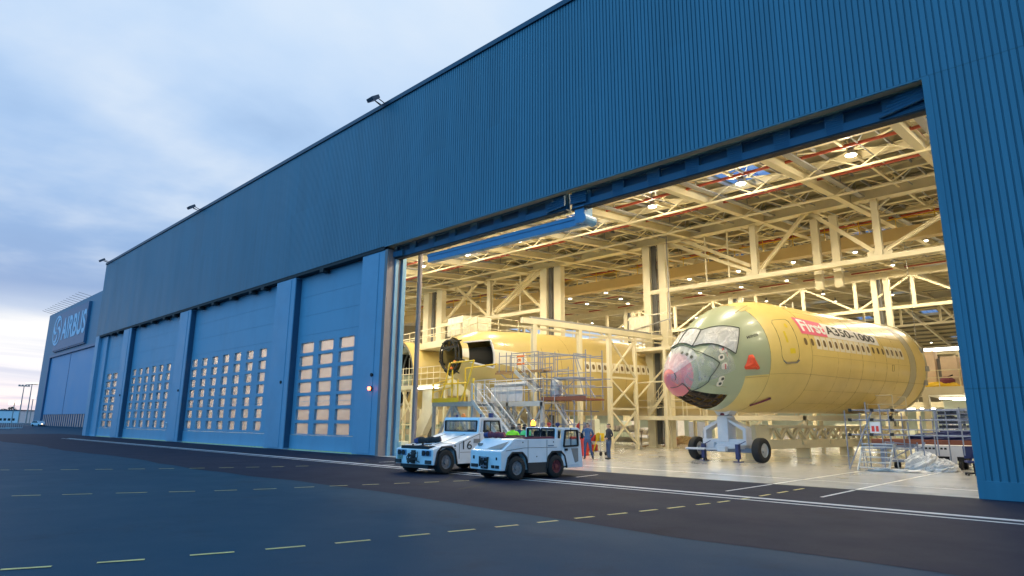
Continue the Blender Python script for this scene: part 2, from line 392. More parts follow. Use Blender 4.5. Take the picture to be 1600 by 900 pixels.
rowa = [(-9.82,-18.38),(-9.62,-17.92),(-9.49,-17.48),(-9.3,-17.0),(-9.18,-16.5),(-9.01,-15.99),(-8.9,-15.61),(-8.76,-15.09),(-8.65,-14.68),(-8.53,-14.16),(-8.47,-13.68),(-8.36,-13.17),(-8.3,-12.83),(-8.19,-12.34),(-8.12,-11.94),(-8.02,-11.48),(-7.97,-11.03),(-7.88,-10.58),(-7.84,-10.13),(-7.75,-9.66),(-7.7,-9.27),(-7.61,-8.76),(-7.56,-8.37),(-7.48,-7.84),(-7.42,-7.52),(-7.35,-6.95),(-7.31,-6.48),(-7.24,-6.01),(-7.2,-5.69),(-7.16,-5.2),(-7.13,-4.68),(-7.1,-4.1),(-7.1,-3.65),(-7.1,-3.02),(-7.1,-2.53),(-7.1,-1.86),(-7.1,-1.42),(-7.1,-.69)]
for i in range(0, len(rowa)-1, 2): stripe(mk, rowa[i], rowa[i+1], .085)
def dashes(mb, pts, w):
    for (p, q) in pts: stripe(mb, gr(*p), gr(*q), w)
dashes(mk, [((18,775.3),(64,774)),((97,773.3),(144,772)),((181,771),(230,769.7)),((264,769),(305,768)),((335,767.2),(370,766)),((396,765.2),(432,763.8)),((460,762.4),(491,761)),((515,759.8),(543,758.8)),((566,757.9),(592,756.8)),((616,755.9),(640,754.8)),((663,754),(686,753)),((708,752.2),(733,751.2))], .075)
dashes(mk, [((0,734.6),(14,734.6)),((38,734.5),(66,734.4)),((95,734.2),(123,734)),((149,733.8),(176,733.5)),((200,733.2),(226,732.9)),((248,732.6),(272,732.3)),((296,732),(320,731.6)),((342,731.2),(365,730.8)),((384,730.4),(405,730)),((424,729.6),(444,729.2)),((462,728.8),(482,728.3))], .1)
structure(mk.build('yellow_lane_dashes', yline))
mk = MB()
stripe(mk, (-8.25,.1), (-8.0,40), .1, .013); stripe(mk, (-5.95,.1), (-5.6,40), .1, .013); stripe(mk, (-30,2.6), (-3.2,2.4), .07, .013)
structure(mk.build('floor_marking', fline))

# sealed joints, patches and tyre marks on the tarmac
mk = MB()
for ox, rr, a0, a1 in ((-13.2,7.5,.2,1.35),(-14.9,7.5,.2,1.35),(-22,11,.3,1.2),(-23.8,11,.3,1.2)):
    pts = [(ox-rr+rr*math.cos(a), -9.4+rr*math.sin(a)*.8) for a in frange_(a0, a1, 16)]
    for p, q in zip(pts, pts[1:]): stripe(mk, p, q, .17, .0062)
structure(mk.build('tyre_mark', mat('tyre mark', (.013,.015,.022), .8, spec=.2, var=.4, scale=8)))
# ================================================================== HANGAR
HB = thing('hangar_building', 'large hangar clad in ribbed blue sheet with wide open doorway lit from inside', 'hangar')
XL, XR, ZT, ZH = -88.3, 14., 20.3, 11.5
def clad_strip(mb, xa, xb, z0, z1, y=0):
    pitch = .168; prof = [(0,0),(.122,0),(.134,.04),(.156,.04)]
    pts = []; x = xa
    while x < xb:
        for dx, dy in prof:
            if x+dx < xb: pts.append((x+dx, y+dy))
        x += pitch
    pts.append((xb, y)); n = len(pts)
    mb.add([(a, b, z0) for a, b in pts]+[(a, b, z1) for a, b in pts], [(i, i+1, n+i+1, n+i) for i in range(n-1)])
mb = MB(); clad_strip(mb, XL, -2.95, ZH, ZT); clad_strip(mb, -2.95, XR, .42, ZT); mb.build('ribbed_cladding', clad, HB, fixn=False)
mb = MB(); mb.box(XL-.05, XR, -.09, .5, ZT, ZT+.26); mb.build('coping', copem, HB, bevel=.01)
mb = MB(); mb.box(-3.12, XR, -.05, .1, .0, .44); mb.build('plinth', clad, HB, bevel=.01)
mb = MB(); mb.box(-3.12, -2.94, -.03, .5, .44, ZH+.02); mb.box(-29.35, -2.94, -.02, .06, ZH-.06, ZH); mb.build('doorway_trim', clad, HB, bevel=.006)
mb = MB(); mb.box(XL, -3.0, .07, .5, ZH+.02, ZT); mb.box(-2.94, XR, .07, .5, .02, ZT); mb.build('facade_core', wallm, HB)
mb = MB(); mb.box(XL, -29.4, .03, .5, ZH-.20, ZH-.0); mb.box(XL, -29.4, .86, 1.1, ZH-.6, ZH+.3); mb.box(XL, -29.4, .5, .86, ZH-.195, ZH+.1); mb.build('soffit_shade', dark, HB)  # black boxes added for the shadow line under the cladding and against light leaks
# corner column at the far left
mb = MB(); mb.box(-88.3, -86.9, .0, .7, 0, ZH-.02); mb.box(-86.9, -84.5, .35, .75, 0, ZH-.21); mb.build('corner_column', pillarp, HB, bevel=.02)
mb = MB(each=True)
for x in (-82,-79.5,-72,-68.5,-65,-62.5,-56.5,-53.5,-50,-46.5,-44.5,-36.2): mb.box(x-.22, x+.22, -.02, .45, ZH-.42, ZH-.21)
mb.build('door_roller', dark, HB)
# header over the open doorway
def header(name, x0, x1, first, pitch, w, zb):
    cols = []; x = first
    while x+w < x1-.3: cols.append((x, x+w)); x += pitch
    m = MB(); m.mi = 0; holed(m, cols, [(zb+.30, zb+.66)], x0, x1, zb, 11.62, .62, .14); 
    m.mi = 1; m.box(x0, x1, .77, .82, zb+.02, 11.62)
    m.mi = 0
    for k in range(3): m.box(x0, x1, .585, .63, zb+.70+.0+k*.02, zb+.71+k*.02)
    for c0, c1 in zip([x0]+[c[1] for c in cols], [c[0] for c in cols]+[x1]):
        z = zb+.06
        while z < 11.42: m.box(c0+.04, c1-.04, .60, .618, z, z+.03); z += .075
    m.mi = 2; m.box(x0, x1, .55, .9, zb-.07, zb-.003)
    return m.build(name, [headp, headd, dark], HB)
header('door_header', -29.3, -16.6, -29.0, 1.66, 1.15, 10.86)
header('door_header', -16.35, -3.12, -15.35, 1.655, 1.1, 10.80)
# folded fabric ends at the header
mb = MB(each=True)
for k in range(5):
    mb.tube((-29.35,.45,10.93+k*.06), (-28.3,.50,10.92+k*.055), .05, 8)
    mb.tube((-17.7+k*.1,.52,10.95+k*.12), (-16.62,.46,11.02+k*.09), .05, 8); mb.tube((-4.4+k*.12,.52,10.9+k*.12), (-3.15,.46,11.1+k*.08), .055, 8)
    mb.tube((-16.3,.46,11.0+k*.09), (-15.5,.52,10.98+k*.1), .05, 8)
mb.build('fabric_fold', headp, HB, smooth=True)
mb = MB(); mb.bar((-26.4,.95,10.42), (-15.9,.95,10.30), .35, .46); mb.bar((-26.4,.76,10.52), (-15.9,.76,10.40), .06, .1)
mb.box(-16.2, -15.7, .6, 1.2, 10.1, 10.9); mb.tube((-15.75,.5,10.25), (-15.75,1.3,10.25), .22, 12)
mb.build('swing_up_mullion', mullp, HB, bevel=.015)
# left jamb
mb = MB(); mb.box(-29.36, -29.1, .06, 1.25, 0, 11.3); mb.build('jamb_lining', jambm, HB)
mb = MB(); mb.box(-29.1, -28.92, 1.0, 1.25, 0, 11.2); mb.box(-29.1, -28.98, .55, .75, 0, 10.85); mb.build('door_guide', pillarp, HB)
mb = MB(); mb.tube((-28.75,2.1,0), (-28.75,2.1,11.3), .14, 12); mb.box(-29.05,-28.4,1.8,2.4,0,.35); mb.build('guide_post', jambm, HB, smooth=True)
mb = MB(); mb.box(-29.08,-28.7,1.25,1.75,0,.75); mb.build('bollard_block', cream2, HB, bevel=.03)

# ---- sliding door leaves
def leaf(x0, x1, xs, rows, y, label, pil, sticker):
    t = thing('sliding_door', label, 'hangar door', (x0, y, 0), 0, 'sliding doors along the hangar front')
    m = MB(); X = lambda v: v-x0
    # lower than the recessed edge
    holed(m, [(X(a), X(b)) for a, b in xs], rows, 0, x1-x0, .95, ZH-.2, 0, .22)
    m.box(0, x1-x0, -.035, .2, .06, .93)
    for z in (3.0, 5.05, 7.3, 8.6, 9.9): m.box(0, x1-x0, -.012, .002, z-.012, z+.012)
    m.build('panel', doorp, t)
    m = MB(); m.box(0, x1-x0, .24, .3, .0, ZH-.25) if not xs else None
    for j, (z0, z1) in enumerate(rows):
        for a, b in xs:
            w = MB(); w.box(X(a)-.02, X(b)+.02, .17, .19, z0-.02, z1+.02); w.build('window', pane, t)
    m = MB(); m.box(0, x1-x0, -.05, .25, .0, .055); m.build('threshold', yline, t)
    if pil:
        a, b = X(pil[0]), X(pil[1])
        m = MB(); m.box(a, b, -.47, .3, .03, ZH-.21); m.box(a+.55, b-.55, -.50, -.46, .1, ZH-.3); m.build('pillar', pillarp, t, bevel=.02)
        m = MB(); m.box(b+.002, b+.012, -.40, .25, .1, ZH-.3); m.build('pillar_side', headd, t)  # thin sheet that colours the pillar's right side face darker
        m = MB(); m.tube(((a+b)/2+.5,-.47,4.3), ((a+b)/2+.5,-.56,4.3), .1, 10); m.build('sensor', dark, t)
    for sx in sticker:
        m = MB(); m.mi = 0; m.box(X(sx)-.17, X(sx)+.17, -.045, -.037, 1.15, 1.62); m.mi = 1; m.box(X(sx)-.1, X(sx)-.03, -.052, -.046, 1.2, 1.5); m.box(X(sx)+.03, X(sx)+.1, -.052, -.046, 1.2, 1.5); m.box(X(sx)-.1, X(sx)+.1, -.052, -.046, 1.44, 1.55)
        m.build('pictogram_sign', [whitet, signp], t)
    return t
rows = lambda top, h, p: sorted([(top-h-p*k, top-p*k) for k in range(7)])
leaf(-84.5, -76.5, [(-83.6+2.3*k, -81.9+2.3*k) for k in range(3)], rows(6.85,.63,.86), .55, 'narrow sliding door at the far left end of the hangar front', (-77.6,-75.0), [])
leaf(-75.0, -60.1, [(-74.4+2.0*k, -73.3+2.0*k) for k in range(7)], rows(6.9,.64,.855), .55, 'sliding door with faint small windows, second from the far end', (-61.0,-58.4), [-62.6])
leaf(-58.4, -42.1, [(-58.1+2.14*k, -56.95+2.14*k) for k in range(7)], rows(6.88,.63,.853), .55, 'sliding door with seven columns of small lit windows next to the widest window door', (-42.4,-39.7), [-42.95])
leaf(-39.7, -29.4, [(-39.2,-37.5),(-36.85,-35.12),(-34.45,-32.78)], rows(6.79,.66,.855), .55, 'sliding door with three columns of wide lit windows beside the open doorway', (-31.65,-29.38), [-32.1])
# pictogram-free pillar bits: red warning lamp
wl = thing('warning_light', 'small lit red warning lamp on the door pillar beside the opening', 'lamp', (-30.0,.03,3.55))
MB().lathe([(.13,0),(.13,-.06),(.10,-.08)], axis='y', n=14).build('base', dark, wl); MB().lathe([(.10,-.08),(.10,-.16),(.05,-.2)], axis='y', n=14).build('lens', redl, wl, smooth=True)

# ---- roof
ZG = lambda Y: 13.6+.093*Y if Y <= 110 else 23.83-.085*(Y-110)            # underside of the girders
ZD = lambda Y: ZG(Y)+1.25             # underside of the deck
def roofpt(px, py, dz=0):
    d = ray(px, py); t = (13.6+dz+.093*CAM.y-CAM.z)/(d.z-.093*d.y); return CAM+d*t
GX = [-.14+5.75*k for k in range(2, -16, -1)]
YB = 215.
mb = MB(); xs = [(g+.9, g+3.7) for g in sorted(GX)[0::2] if g < 8]; ys = [(12.7+27.5*k, 17.4+27.5*k) for k in range(7)]
tmp = MB(); holed(tmp, xs, ys, XL, XR, .5, YB+1, 0, .35)
mb.add([(x, y, ZD(y)+z) for x, z, y in tmp.v], tmp.f); mb.build('roof_deck', deckm, HB)
for j, (ya, yb) in enumerate(ys):
    for a, b in xs:
        sk = MB(); sk.quad((a,ya,ZD(ya)+.3),(b,ya,ZD(ya)+.3),(b,yb,ZD(yb)+.3),(a,yb,ZD(yb)+.3))
        for u in (1/3, 2/3): sk.bar((a+(b-a)*u, ya, ZD(ya)+.25), (a+(b-a)*u, yb, ZD(yb)+.25), .05)
        sk.build('skylight', sglass, HB, fixn=False)
def slope_bar(mb, x, y0, y1, dz, w, h): mb.bar((x,y0,ZG(y0)+dz), (x,y1,ZG(y1)+dz), w, h)
for g in GX:
    m = MB(); p = (g,.6,ZG(.6)+.4); q = (g,YB,ZG(YB)+.4); r = (g,110,ZG(110)+.4); m.ibeam(p, r, .40, .66, .06); m.bar(p, r, .2, .58); m.ibeam(r, q, .40, .66, .06); m.build('roof_girder', cream, HB)
    if g > -60:
        m = MB(); slope_bar(m, g+.75, .6, 60, .45, .35, .1)
        for k in range(20): y = 1.5+k*3; m.bar((g+.75,y,ZG(y)+.45),(g+.75,y,ZD(y)),.04)
        m.build('cable_tray', greyc, HB)
        xm = g+2.9; m = MB(); slope_bar(m, xm, .8, 62, .62, .14, .14); slope_bar(m, xm, .8, 62, 1.15, .1, .1)
        for k in range(26):
            y = .8+k*2.3; m.bar((xm,y,ZG(y)+.62), (xm,y+1.15,ZG(y+1.15)+1.15), .06); m.bar((xm,y+1.15,ZG(y+1.15)+1.15), (xm,y+2.3,ZG(y+2.3)+.62), .06)
        m.build('lattice_joist', cream, HB)
        m = MB()
        for xq in (g+1.35, g+4.4):
            slope_bar(m, xq, .8, 62, 1.02, .07, .18)
            for k in range(13): y = 2.4+k*4.6; m.bar((xq,y,ZG(y)+1.02),(xq+(1.5 if k%2 else -1.3),y+2.1,ZG(y+2.1)+.7),.05)
        m.tube((g+3.6,.8,ZG(.8)+.55),(g+3.6,62,ZG(62)+.55),.04,5); m.build('ceiling_conduit', steel, HB)
for k in range(50):
    y = 3.2+k*4.2; m = MB(); m.ibeam((XL,y,ZG(y)+.86), (XR,y,ZG(y)+.86), .30, .42, .05); m.build('purlin', cream, HB)
m = MB()
for k in range(150):
    y = 1.2+k*1.4
    if any(a-.2 < y < b+.2 for a, b in ys): continue
    m.bar((XL,y,ZD(y)-.06), (XR,y,ZD(y)-.06), .1, .1)
o = m.build('deck_rib', deckm, HB); o['kind'] = 'stuff'
for g in GX[:9]:
    m = MB(each=True)
    for y0 in (4, 12.4, 29.2, 37.6): m.tube((g,y0,ZG(y0)+.9),(g+5.75,y0+4.2,ZG(y0+4.2)+.9),.05,5); m.tube((g+5.75,y0,ZG(y0)+.9),(g,y0+4.2,ZG(y0+4.2)+.9),.05,5)
    m.build('roof_brace', cream, HB)
# slim lattice frames across the bays
for y in (8.6, 15.0, 20.2, 29.0, 40.5, 47.0, 55.0):
    m = MB(); z0, z1 = ZG(y)+.02, ZG(y)+.80; m.bar((-70,y,z0),(XR-.2,y,z0),.11,.11)
    for k in range(29):
        x = -69+k*2.875; m.bar((x,y,z0),(x+1.44,y,z1),.06); m.bar((x+1.44,y,z1),(x+2.875,y,z0),.06)
    m.build('cross_lattice', cream, HB)
# sprinkler pipes
for i, Y in enumerate((12.6, 17.4, 33, 41, 52, 64)):
    t = thing('sprinkler_pipe', 'dark red sprinkler pipe running under the roof', 'pipe', (-40,Y,ZG(Y)+.55), 0, 'red sprinkler pipes under the hangar roof')
    m = MB(); m.tube((-40,0,0),(52,0,0),.085,7); m.build('main_pipe', redm, t)
    m = MB()
    for k in range(15):
        x = -39+k*6.1; m.tube((x,0,0),(x,0,.35),.05,5); m.tube((x,-.0,.35),(x,-4.2,.35-.39),.045,5); m.tube((x,-4.2,.35-.39),(x,-4.2,-.25),.03,5)
    m.build('branch_pipe', redm, t)
# ---- truss on the column line
YC = 24.
zA, zAt, zB = on(1030,382,1,YC).z, on(1030,366,1,YC).z, 12.1
m = MB(); m.bar((XL,YC,(zA+zAt)/2), (XR,YC,(zA+zAt)/2), .55, zAt-zA); m.bar((XL,YC,zA-.02), (XR,YC,zA-.02), .75, .06); m.build('truss_top_chord', cream, HB, bevel=.05)
for a, b in ((-26.9, XR), (-53.5, -38.4)):
    m = MB(); m.bar((a,YC-.1,zB), (b,YC-.1,zB), .38, .34); m.build('truss_bottom_chord', cream2, HB, bevel=.03)
m = MB(each=True)
for x, w in ((-18.25,.44),(-10.3,.40),(-45.6,.46),(-2.3,.40),(5.6,.40)):
    m.group(True); m.ibeam((x,YC,zB+.1), (x,YC,zA), w, w, .1); m.bar((x-.9,YC,zA-.12),(x,YC,zA-.8),.12); m.bar((x+.9,YC,zA-.12),(x,YC,zA-.8),.12)
    m.box(x-.7,x+.7,YC-.05,YC+.05,zB,zB+.55); m.group(False)
m.build('truss_post', cream2, HB)
m = MB(each=True)
for a, b in (((-25.3,zA),(-18.6,zB+.5)),((-14.3,zA),(-10.6,zB+.5)),((-9.9,zB+.5),(-3,zA)),((-17.9,zB+.5),(-14.6,zA)),((-52.6,zB+.3),(-47.5,zA)),((-45.2,zB+.4),(-39.4,zA)),((-46,zB+.4),(-50.8,zA)),((-41.9,zA-.9),(-38.6,zB+.2)),((-44.6,zB+.4),(-38.8,zA-.2)),((-24,zA),(-18.6,zB+.9)),((-2,zB+.5),(4,zA))):
    m.ibeam((a[0],YC,a[1]), (b[0],YC,b[1]), .24, .24, .05)
m.build('truss_diagonal', cream, HB)
m = MB(each=True)
for x in (-22.1,-48.5,-41.5,-20.3): m.bar((x,YC+.1,zB),(x,YC+.1,zA+1.5),.09)
m.build('hanger_rod', cream2, HB)
for x in (-14.5, -13.25):
    m = MB(); m.ibeam((x,YC+1.5,10.9), (x,YC+1.5,ZG(YC)+.1), .5, .42, .07); m.build('hanging_post', cream2, HB)
def column(x0, x1, Y, z1, w=.66):
    m = MB(each=True)
    for x in (x0+w/2, x1-w/2): m.group(True); m.bar((x,Y,.1), (x,Y,z1), w, .6, up=(0,1,0)); m.box(x-w/2-.12,x+w/2+.12,Y-.45,Y+.45,.01,.13); m.group(False)
    m.build('column', cream2, HB, bevel=.015)
    m = MB(); m.box((x0+x1)/2-.34, (x0+x1)/2+.02, Y-.1, Y+.15, .3, z1); m.tube(((x0+x1)/2+.25,Y-.1,.3),((x0+x1)/2+.25,Y-.1,z1),.05,6); m.build('cable_riser', mat('cable tray dark', (.07,.07,.065), .6, var=.3), HB)
column(-27.45, -25.35, YC, zA); column(-38.6, -36.1, YC, zA, .8); column(-56.0, -52.8, YC, zA, .9)
for x, Y in ((-8.6,41),(-38,62),(-20.5,62),(-3,62),(-55,62),(-3.2,41)): column(x, x+1.9, Y, ZG(Y), .6)
# far trusses
for Y in (62., 110., 160.):
    m = MB(); zt = ZG(Y)-.1; zb = zt-4.2
    m.bar((XL,Y,zt-.35),(XR,Y,zt-.35),.5,.7); m.bar((XL,Y,zb),(XR,Y,zb),.4,.35)
    for k in range(17):
        x = XL+k*6; m.bar((x,Y,zb),(x,Y,zt),.35); m.bar((x,Y,zb if k%2 else zt-.6),(x+6,Y,zt-.6 if k%2 else zb),.22)
    m.build('far_truss', cream, HB)
# walls
m = MB(each=True); m.box(XL, XR, YB, YB+.4, 0, ZD(YB)+.5); m.box(XR-.1, XR+.3, .5, YB, 0, 20.2); m.box(XL, XL+.4, .5, YB, 0, 20.2); m.build('interior_wall', wallm, HB)

# overhead crane
cr = thing('overhead_crane', 'ochre overhead crane beam crossing the hangar behind the front truss', 'crane', (-36,33,15.3))
m = MB(); m.box(-50,50,-.45,.45,0,.95); m.build('bridge_girder', cream3, cr, bevel=.04)
m = MB(); m.bar((-50,-.7,1.55),(50,-.7,1.55),.08); 
for k in range(41): m.bar((-50+k*2.5,-.6,.9),(-50+k*2.5,-.6,2.0),.05)
m.bar((-50,-.6,2.0),(50,-.6,2.0),.05); m.build('cable_rail', yel, cr)
m = MB(each=True)
for k in range(24): x = -30+k*2.2; m.bar((x,.6,.4),(x+.7,1.4,2.3),.16)
m.build('hanger_arm', cream, cr)

# ---- lamps: housing, reflector and lens with a real light under it
def make_lamp(glow=False):
    t = thing('hangar_lamp', 'lit round high bay lamp hanging under the hangar roof', 'ceiling lamp', (0,0,0), 0, 'high bay lamps under the hangar roof')
    MB().lathe([(.05,1.0),(.05,.62),(.13,.6),(.15,.5),(.15,.30),(.12,.26)], n=14).build('housing', greyc, t, smooth=True)
    MB().lathe([(.12,.28),(.2,.16),(.28,.02),(.26,.02),(.15,.24)], n=16).build('reflector', alu, t, smooth=True)
    MB().lathe([(.01,-.06),(.15,-.045),(.25,.0),(.25,.02),(.01,.02)], n=16).build('lens', bulb, t, smooth=True)
    L = bpy.data.lights.new('bulb_light', 'SPOT'); L.shadow_soft_size = .2; L.spot_size = R_(179); L.spot_blend = .2; L.energy = LAMP_W; L.color = (1, .86, .62)
    lo = bpy.data.objects.new('bulb_light', L); COL.objects.link(lo); lo.parent = t; lo.location = (0,0,-.10)
    if glow:
        G = bpy.data.lights.new('uplight_fill', 'POINT'); G.shadow_soft_size = .2; G.energy = 260; G.color = (1,.86,.62)  # extra uplight added to brighten the truss above the front lamps
        go = bpy.data.objects.new('uplight_fill', G); COL.objects.link(go); go.parent = t; go.location = (0,0,-.3)
    return t
lampspots = []
for i, Y in enumerate((13.4, 4.6, 37.0, 44.5, 52, 58, 68, 80, 95, 112, 130, 150, 172)):  # second row is unseen, added behind the header to brighten floor and nose
    for k in range(15 if i < 3 else 9):
        x = -8.6-5.75*k*(1 if i < 6 else 1.5)+(2.9 if i % 2 and i > 1 else 0)
        lampspots.append((x, Y, ZG(Y)+(.15 if i else .25)))
for k in range(2): lampspots.append((-2.9+5*k, 13.4, ZG(13.4)+.25))
protos = {}
for p in lampspots:
    if p[0] < -86: continue
    k = p[1] < 20
    if k not in protos: protos[k] = make_lamp(k); protos[k].location = p
    else: dup(protos[k], p)
# ================================================================== AIRCRAFT SECTIONS
ANG, TIL = .154, .0125
NOSE = [(.14,.02,-1.27,-1.31),(.17,.11,-1.22,-1.46),(.21,.19,-1.14,-1.58),(.29,.31,-1.02,-1.72),(.44,.47,-.81,-1.89),(.74,.72,-.41,-2.11),(1.14,.99,.06,-2.32),(1.64,1.27,.57,-2.51),(2.14,1.5,1.02,-2.65),(3.14,1.88,1.74,-2.82),(4.14,2.32,2.27,-2.92),(5.14,2.64,2.63,-2.97),(6.14,2.83,2.85,-2.98),(7.14,2.93,2.96,-2.98),(8.5,2.98,2.98,-2.98),(10,2.98,2.98,-2.98),(40,2.98,2.98,-2.98)]
CUT = [(0,.95,1.95,.1),(.6,1.15,2.1,-.2),(1.5,1.55,2.4,-.8),(3,2.08,2.78,-1.6),(5,2.5,2.88,-2.3),(7,2.78,2.95,-2.75),(9,2.94,2.98,-2.95),(11,2.98,2.98,-2.98),(60,2.98,2.98,-2.98)]
FULL = [(0,2.98,2.98,-2.98),(60,2.98,2.98,-2.98)]
def sec(prof, s):
    n = len(prof)
    for i in range(n-1):
        if s <= prof[i+1][0] or i == n-2:
            a, b = prof[i], prof[i+1]; h = b[0]-a[0]; u = min(1, max(0, (s-a[0])/h))
            def tan(k, c):
                k0, k1 = max(0, k-1), min(n-1, k+1); return (prof[k1][c]-prof[k0][c])/(prof[k1][0]-prof[k0][0])
            r = []
            for c in (1,2,3):
                m0, m1 = tan(i,c)*h, tan(i+1,c)*h
                if a[c] == b[c]: m0 = m1 = 0
                lim = 3*abs(b[c]-a[c]); m0 = max(-lim, min(lim, m0)); m1 = max(-lim, min(lim, m1))
                r.append((2*u**3-3*u*u+1)*a[c]+(u**3-2*u*u+u)*m0+(-2*u**3+3*u*u)*b[c]+(u**3-u*u)*m1)
            return r
def surf(prof, s, th, off=0.):
    w, t, b = sec(prof, s); a = R_(th); zc = (t+b)/2; h = (t-b)/2
    p = Vector((w*math.sin(a), s, zc+h*math.cos(a)))
    if off: 
        nrm = Vector((h*math.sin(a), 0, w*math.cos(a))).normalized(); e = .05
        w2, t2, b2 = sec(prof, s+e); slope = ((w2-w)*abs(math.sin(a))+((t2-t) if math.cos(a) > 0 else -(b2-b))*abs(math.cos(a)))/e
        nrm = (nrm-Vector((0,slope,0))).normalized(); p = p+nrm*off
    return p
def patch(prof, s0, s1, t0, t1, off=.012, ns=8, ntt=8, mb=None):
    mb = mb or MB(); return mb.grid(lambda s, t: surf(prof, s, t, off), [s0+(s1-s0)*i/ns for i in range(ns+1)], [t0+(t1-t0)*i/ntt for i in range(ntt+1)])
def curve(prof, pts, w=.03, off=.02, mb=None, n=8):
    mb = mb or MB(); P = []
    for (a, b), (c, d) in zip(pts, pts[1:]):
        for i in range(n): u = i/n; P.append(surf(prof, a+(c-a)*u, b+(d-b)*u, off))
    P.append(surf(prof, pts[-1][0], pts[-1][1], off))
    for p, q in zip(P, P[1:]): mb.bar(p, q, w, w)
    return mb
def oval(mb, prof, s, th, hs, ht, off, n=14):
    vs = [surf(prof, s, th, off)]+[surf(prof, s+hs*math.copysign(abs(math.cos(a))**.75, math.cos(a)), th+ht*math.copysign(abs(math.sin(a))**.75, math.sin(a)), off) for a in (2*math.pi*i/n for i in range(n))]
    return mb.add(vs, [(0, 1+i, 1+(i+1)%n) for i in range(n)])
def fuselage(t, prof, ss, region, mats, name='body'):
    ths = [i*5 for i in range(73)]
    mb = MB()
    for i in range(len(ss)-1):
        for j in range(72):
            mb.mi = region((ss[i]+ss[i+1])/2, (ths[j]+2.5+180) % 360-180)
            if mb.mi is None: continue
            mb.quad(surf(prof,ss[i],ths[j]), surf(prof,ss[i],ths[j+1]), surf(prof,ss[i+1],ths[j+1]), surf(prof,ss[i+1],ths[j]))
    o = mb.build(name, mats, t); me = o.data
    bm = bmesh.new(); bm.from_mesh(me); bmesh.ops.remove_doubles(bm, verts=bm.verts, dist=1e-4); bmesh.ops.recalc_face_normals(bm, faces=bm.faces); bm.to_mesh(me); bm.free()
    me.polygons.foreach_set('use_smooth', [True]*len(me.polygons)); return o
def frange(a, b, n): return [a+(b-a)*i/n for i in range(n+1)]

# ---- front aircraft: nose, cockpit and forward fuselage on its trolley
A1 = thing('aircraft_fuselage', 'yellow forward fuselage with green primed cockpit, plastic wrapped nose and First A350-1000 banner', 'aircraft section', (-15.67,6.61,5.28), -ANG, rx=TIL)
A1.rotation_mode = 'XYZ'
ss = [.14,.15,.17,.19,.21,.25,.29,.36,.44,.58,.74,.94,1.14,1.39,1.64,1.89,2.14,2.4,2.64,2.9,3.14,3.5,3.9,4.3,4.5,4.8,5.14,5.6,6.14,6.6,7.14,7.8,8.5,9.2,10,11.5,13,15,17,18.3,19.6,20.5,21.2,22.0]
def reg1(s, th):
    a = abs(th)
    if a > 134 and 1.0 < s < 2.9: return None            # open bay under the nose
    if s < .94: return 2
    if s < 3.5: return 1
    st = 3 if 19.6 < s < 20.5 else 0
    return 1 if (a < 110 and s < 4.8) or s < 3.5 else st
fuselage(A1, NOSE, ss, reg1, [chrom, greenp, radm, greyst])
# bay structure
m = MB()
m.grid(lambda s, t: surf(NOSE, s, t, -.45), frange(.95, 3.0, 8), frange(118, 242, 10))
m.build('nose_bay', blackint, A1)
m = MB()
for s in (1.05,1.5,2.0,2.5,2.85): 
    P = [surf(NOSE, s, a, -.10) for a in range(134, 228, 8)]
    for p, q in zip(P, P[1:]): m.bar(p, q, .10, .05)
for a in (148, 165, 195, 212):
    P = [surf(NOSE, s, a, -.10) for s in frange(1.0, 2.9, 6)]
    for p, q in zip(P, P[1:]): m.bar(p, q, .05, .12)
m.build('bay_frame', mat('bay frame brown', (.07,.04,.02), .6), A1)
# salmon cone and purple tie under the film at the tip
m = MB(); patch(NOSE, .19, .5, 20, 140, .02, 8, 12, m); patch(NOSE, .19, .5, -80, 20, .02, 8, 8, m); m.build('radome_tip', mat('salmon cover', (.72, .20, .17), .45, var=.2, scale=2), A1, smooth=True)
# film: nose cover, windscreen covers
m = MB(); patch(NOSE, .2, 1.22, 58, 128, .045, 10, 14, m); m.build('nose_film', film, A1, smooth=True)
m = MB(); patch(NOSE, .3, 1.26, -110, 60, .055, 10, 30, m); m.build('nose_film', film3, A1, smooth=True)
m = MB()
m.grid(lambda u, v: surf(NOSE, 1.14+u*(1.25+.55*v), 62+v*52-(14*u), .05), frange(0,1,8), frange(0,1,10)); m.build('nose_film', film, A1, smooth=True)
m = MB()
# windscreen band wrapping both sides
m.grid(lambda v, t: surf(NOSE, (1.35+.85*v)+(max(0, abs(t)-32)/46)*(1.62-.20*v), t*(1.04-.36*v), .06), frange(0,1,8), frange(-78,78,44))
m.build('windscreen_film', film2, A1, smooth=True)
def wb(v, t): return (1.35+.85*v)+(max(0, abs(t)-32)/46)*(1.62-.20*v), t*(1.04-.36*v)
m = MB()
for v in (0, 1): curve(NOSE, [wb(v, t) for t in frange(-78,78,32)], .035, .075, m, 2)
for t in (78, 30, -12, -78): curve(NOSE, [wb(v, t) for v in frange(0,1,4)], .035, .075, m, 2)
curve(NOSE, [(1.2,-20),(1.24,20),(1.3,45),(1.62,66),(2.1,86)], .035, .07, m); curve(NOSE, [(2.1,86),(1.66,103),(1.6,112),(1.2,128),(.95,138),(.55,118)], .035, .07, m)
curve(NOSE, [(.55,118),(.5,128),(.40,150),(.34,178)], .03, .07, m); curve(NOSE, [(.3,60),(.32,90),(.3,110)], .03, .06, m)
m.build('tape_line', tapem, A1)
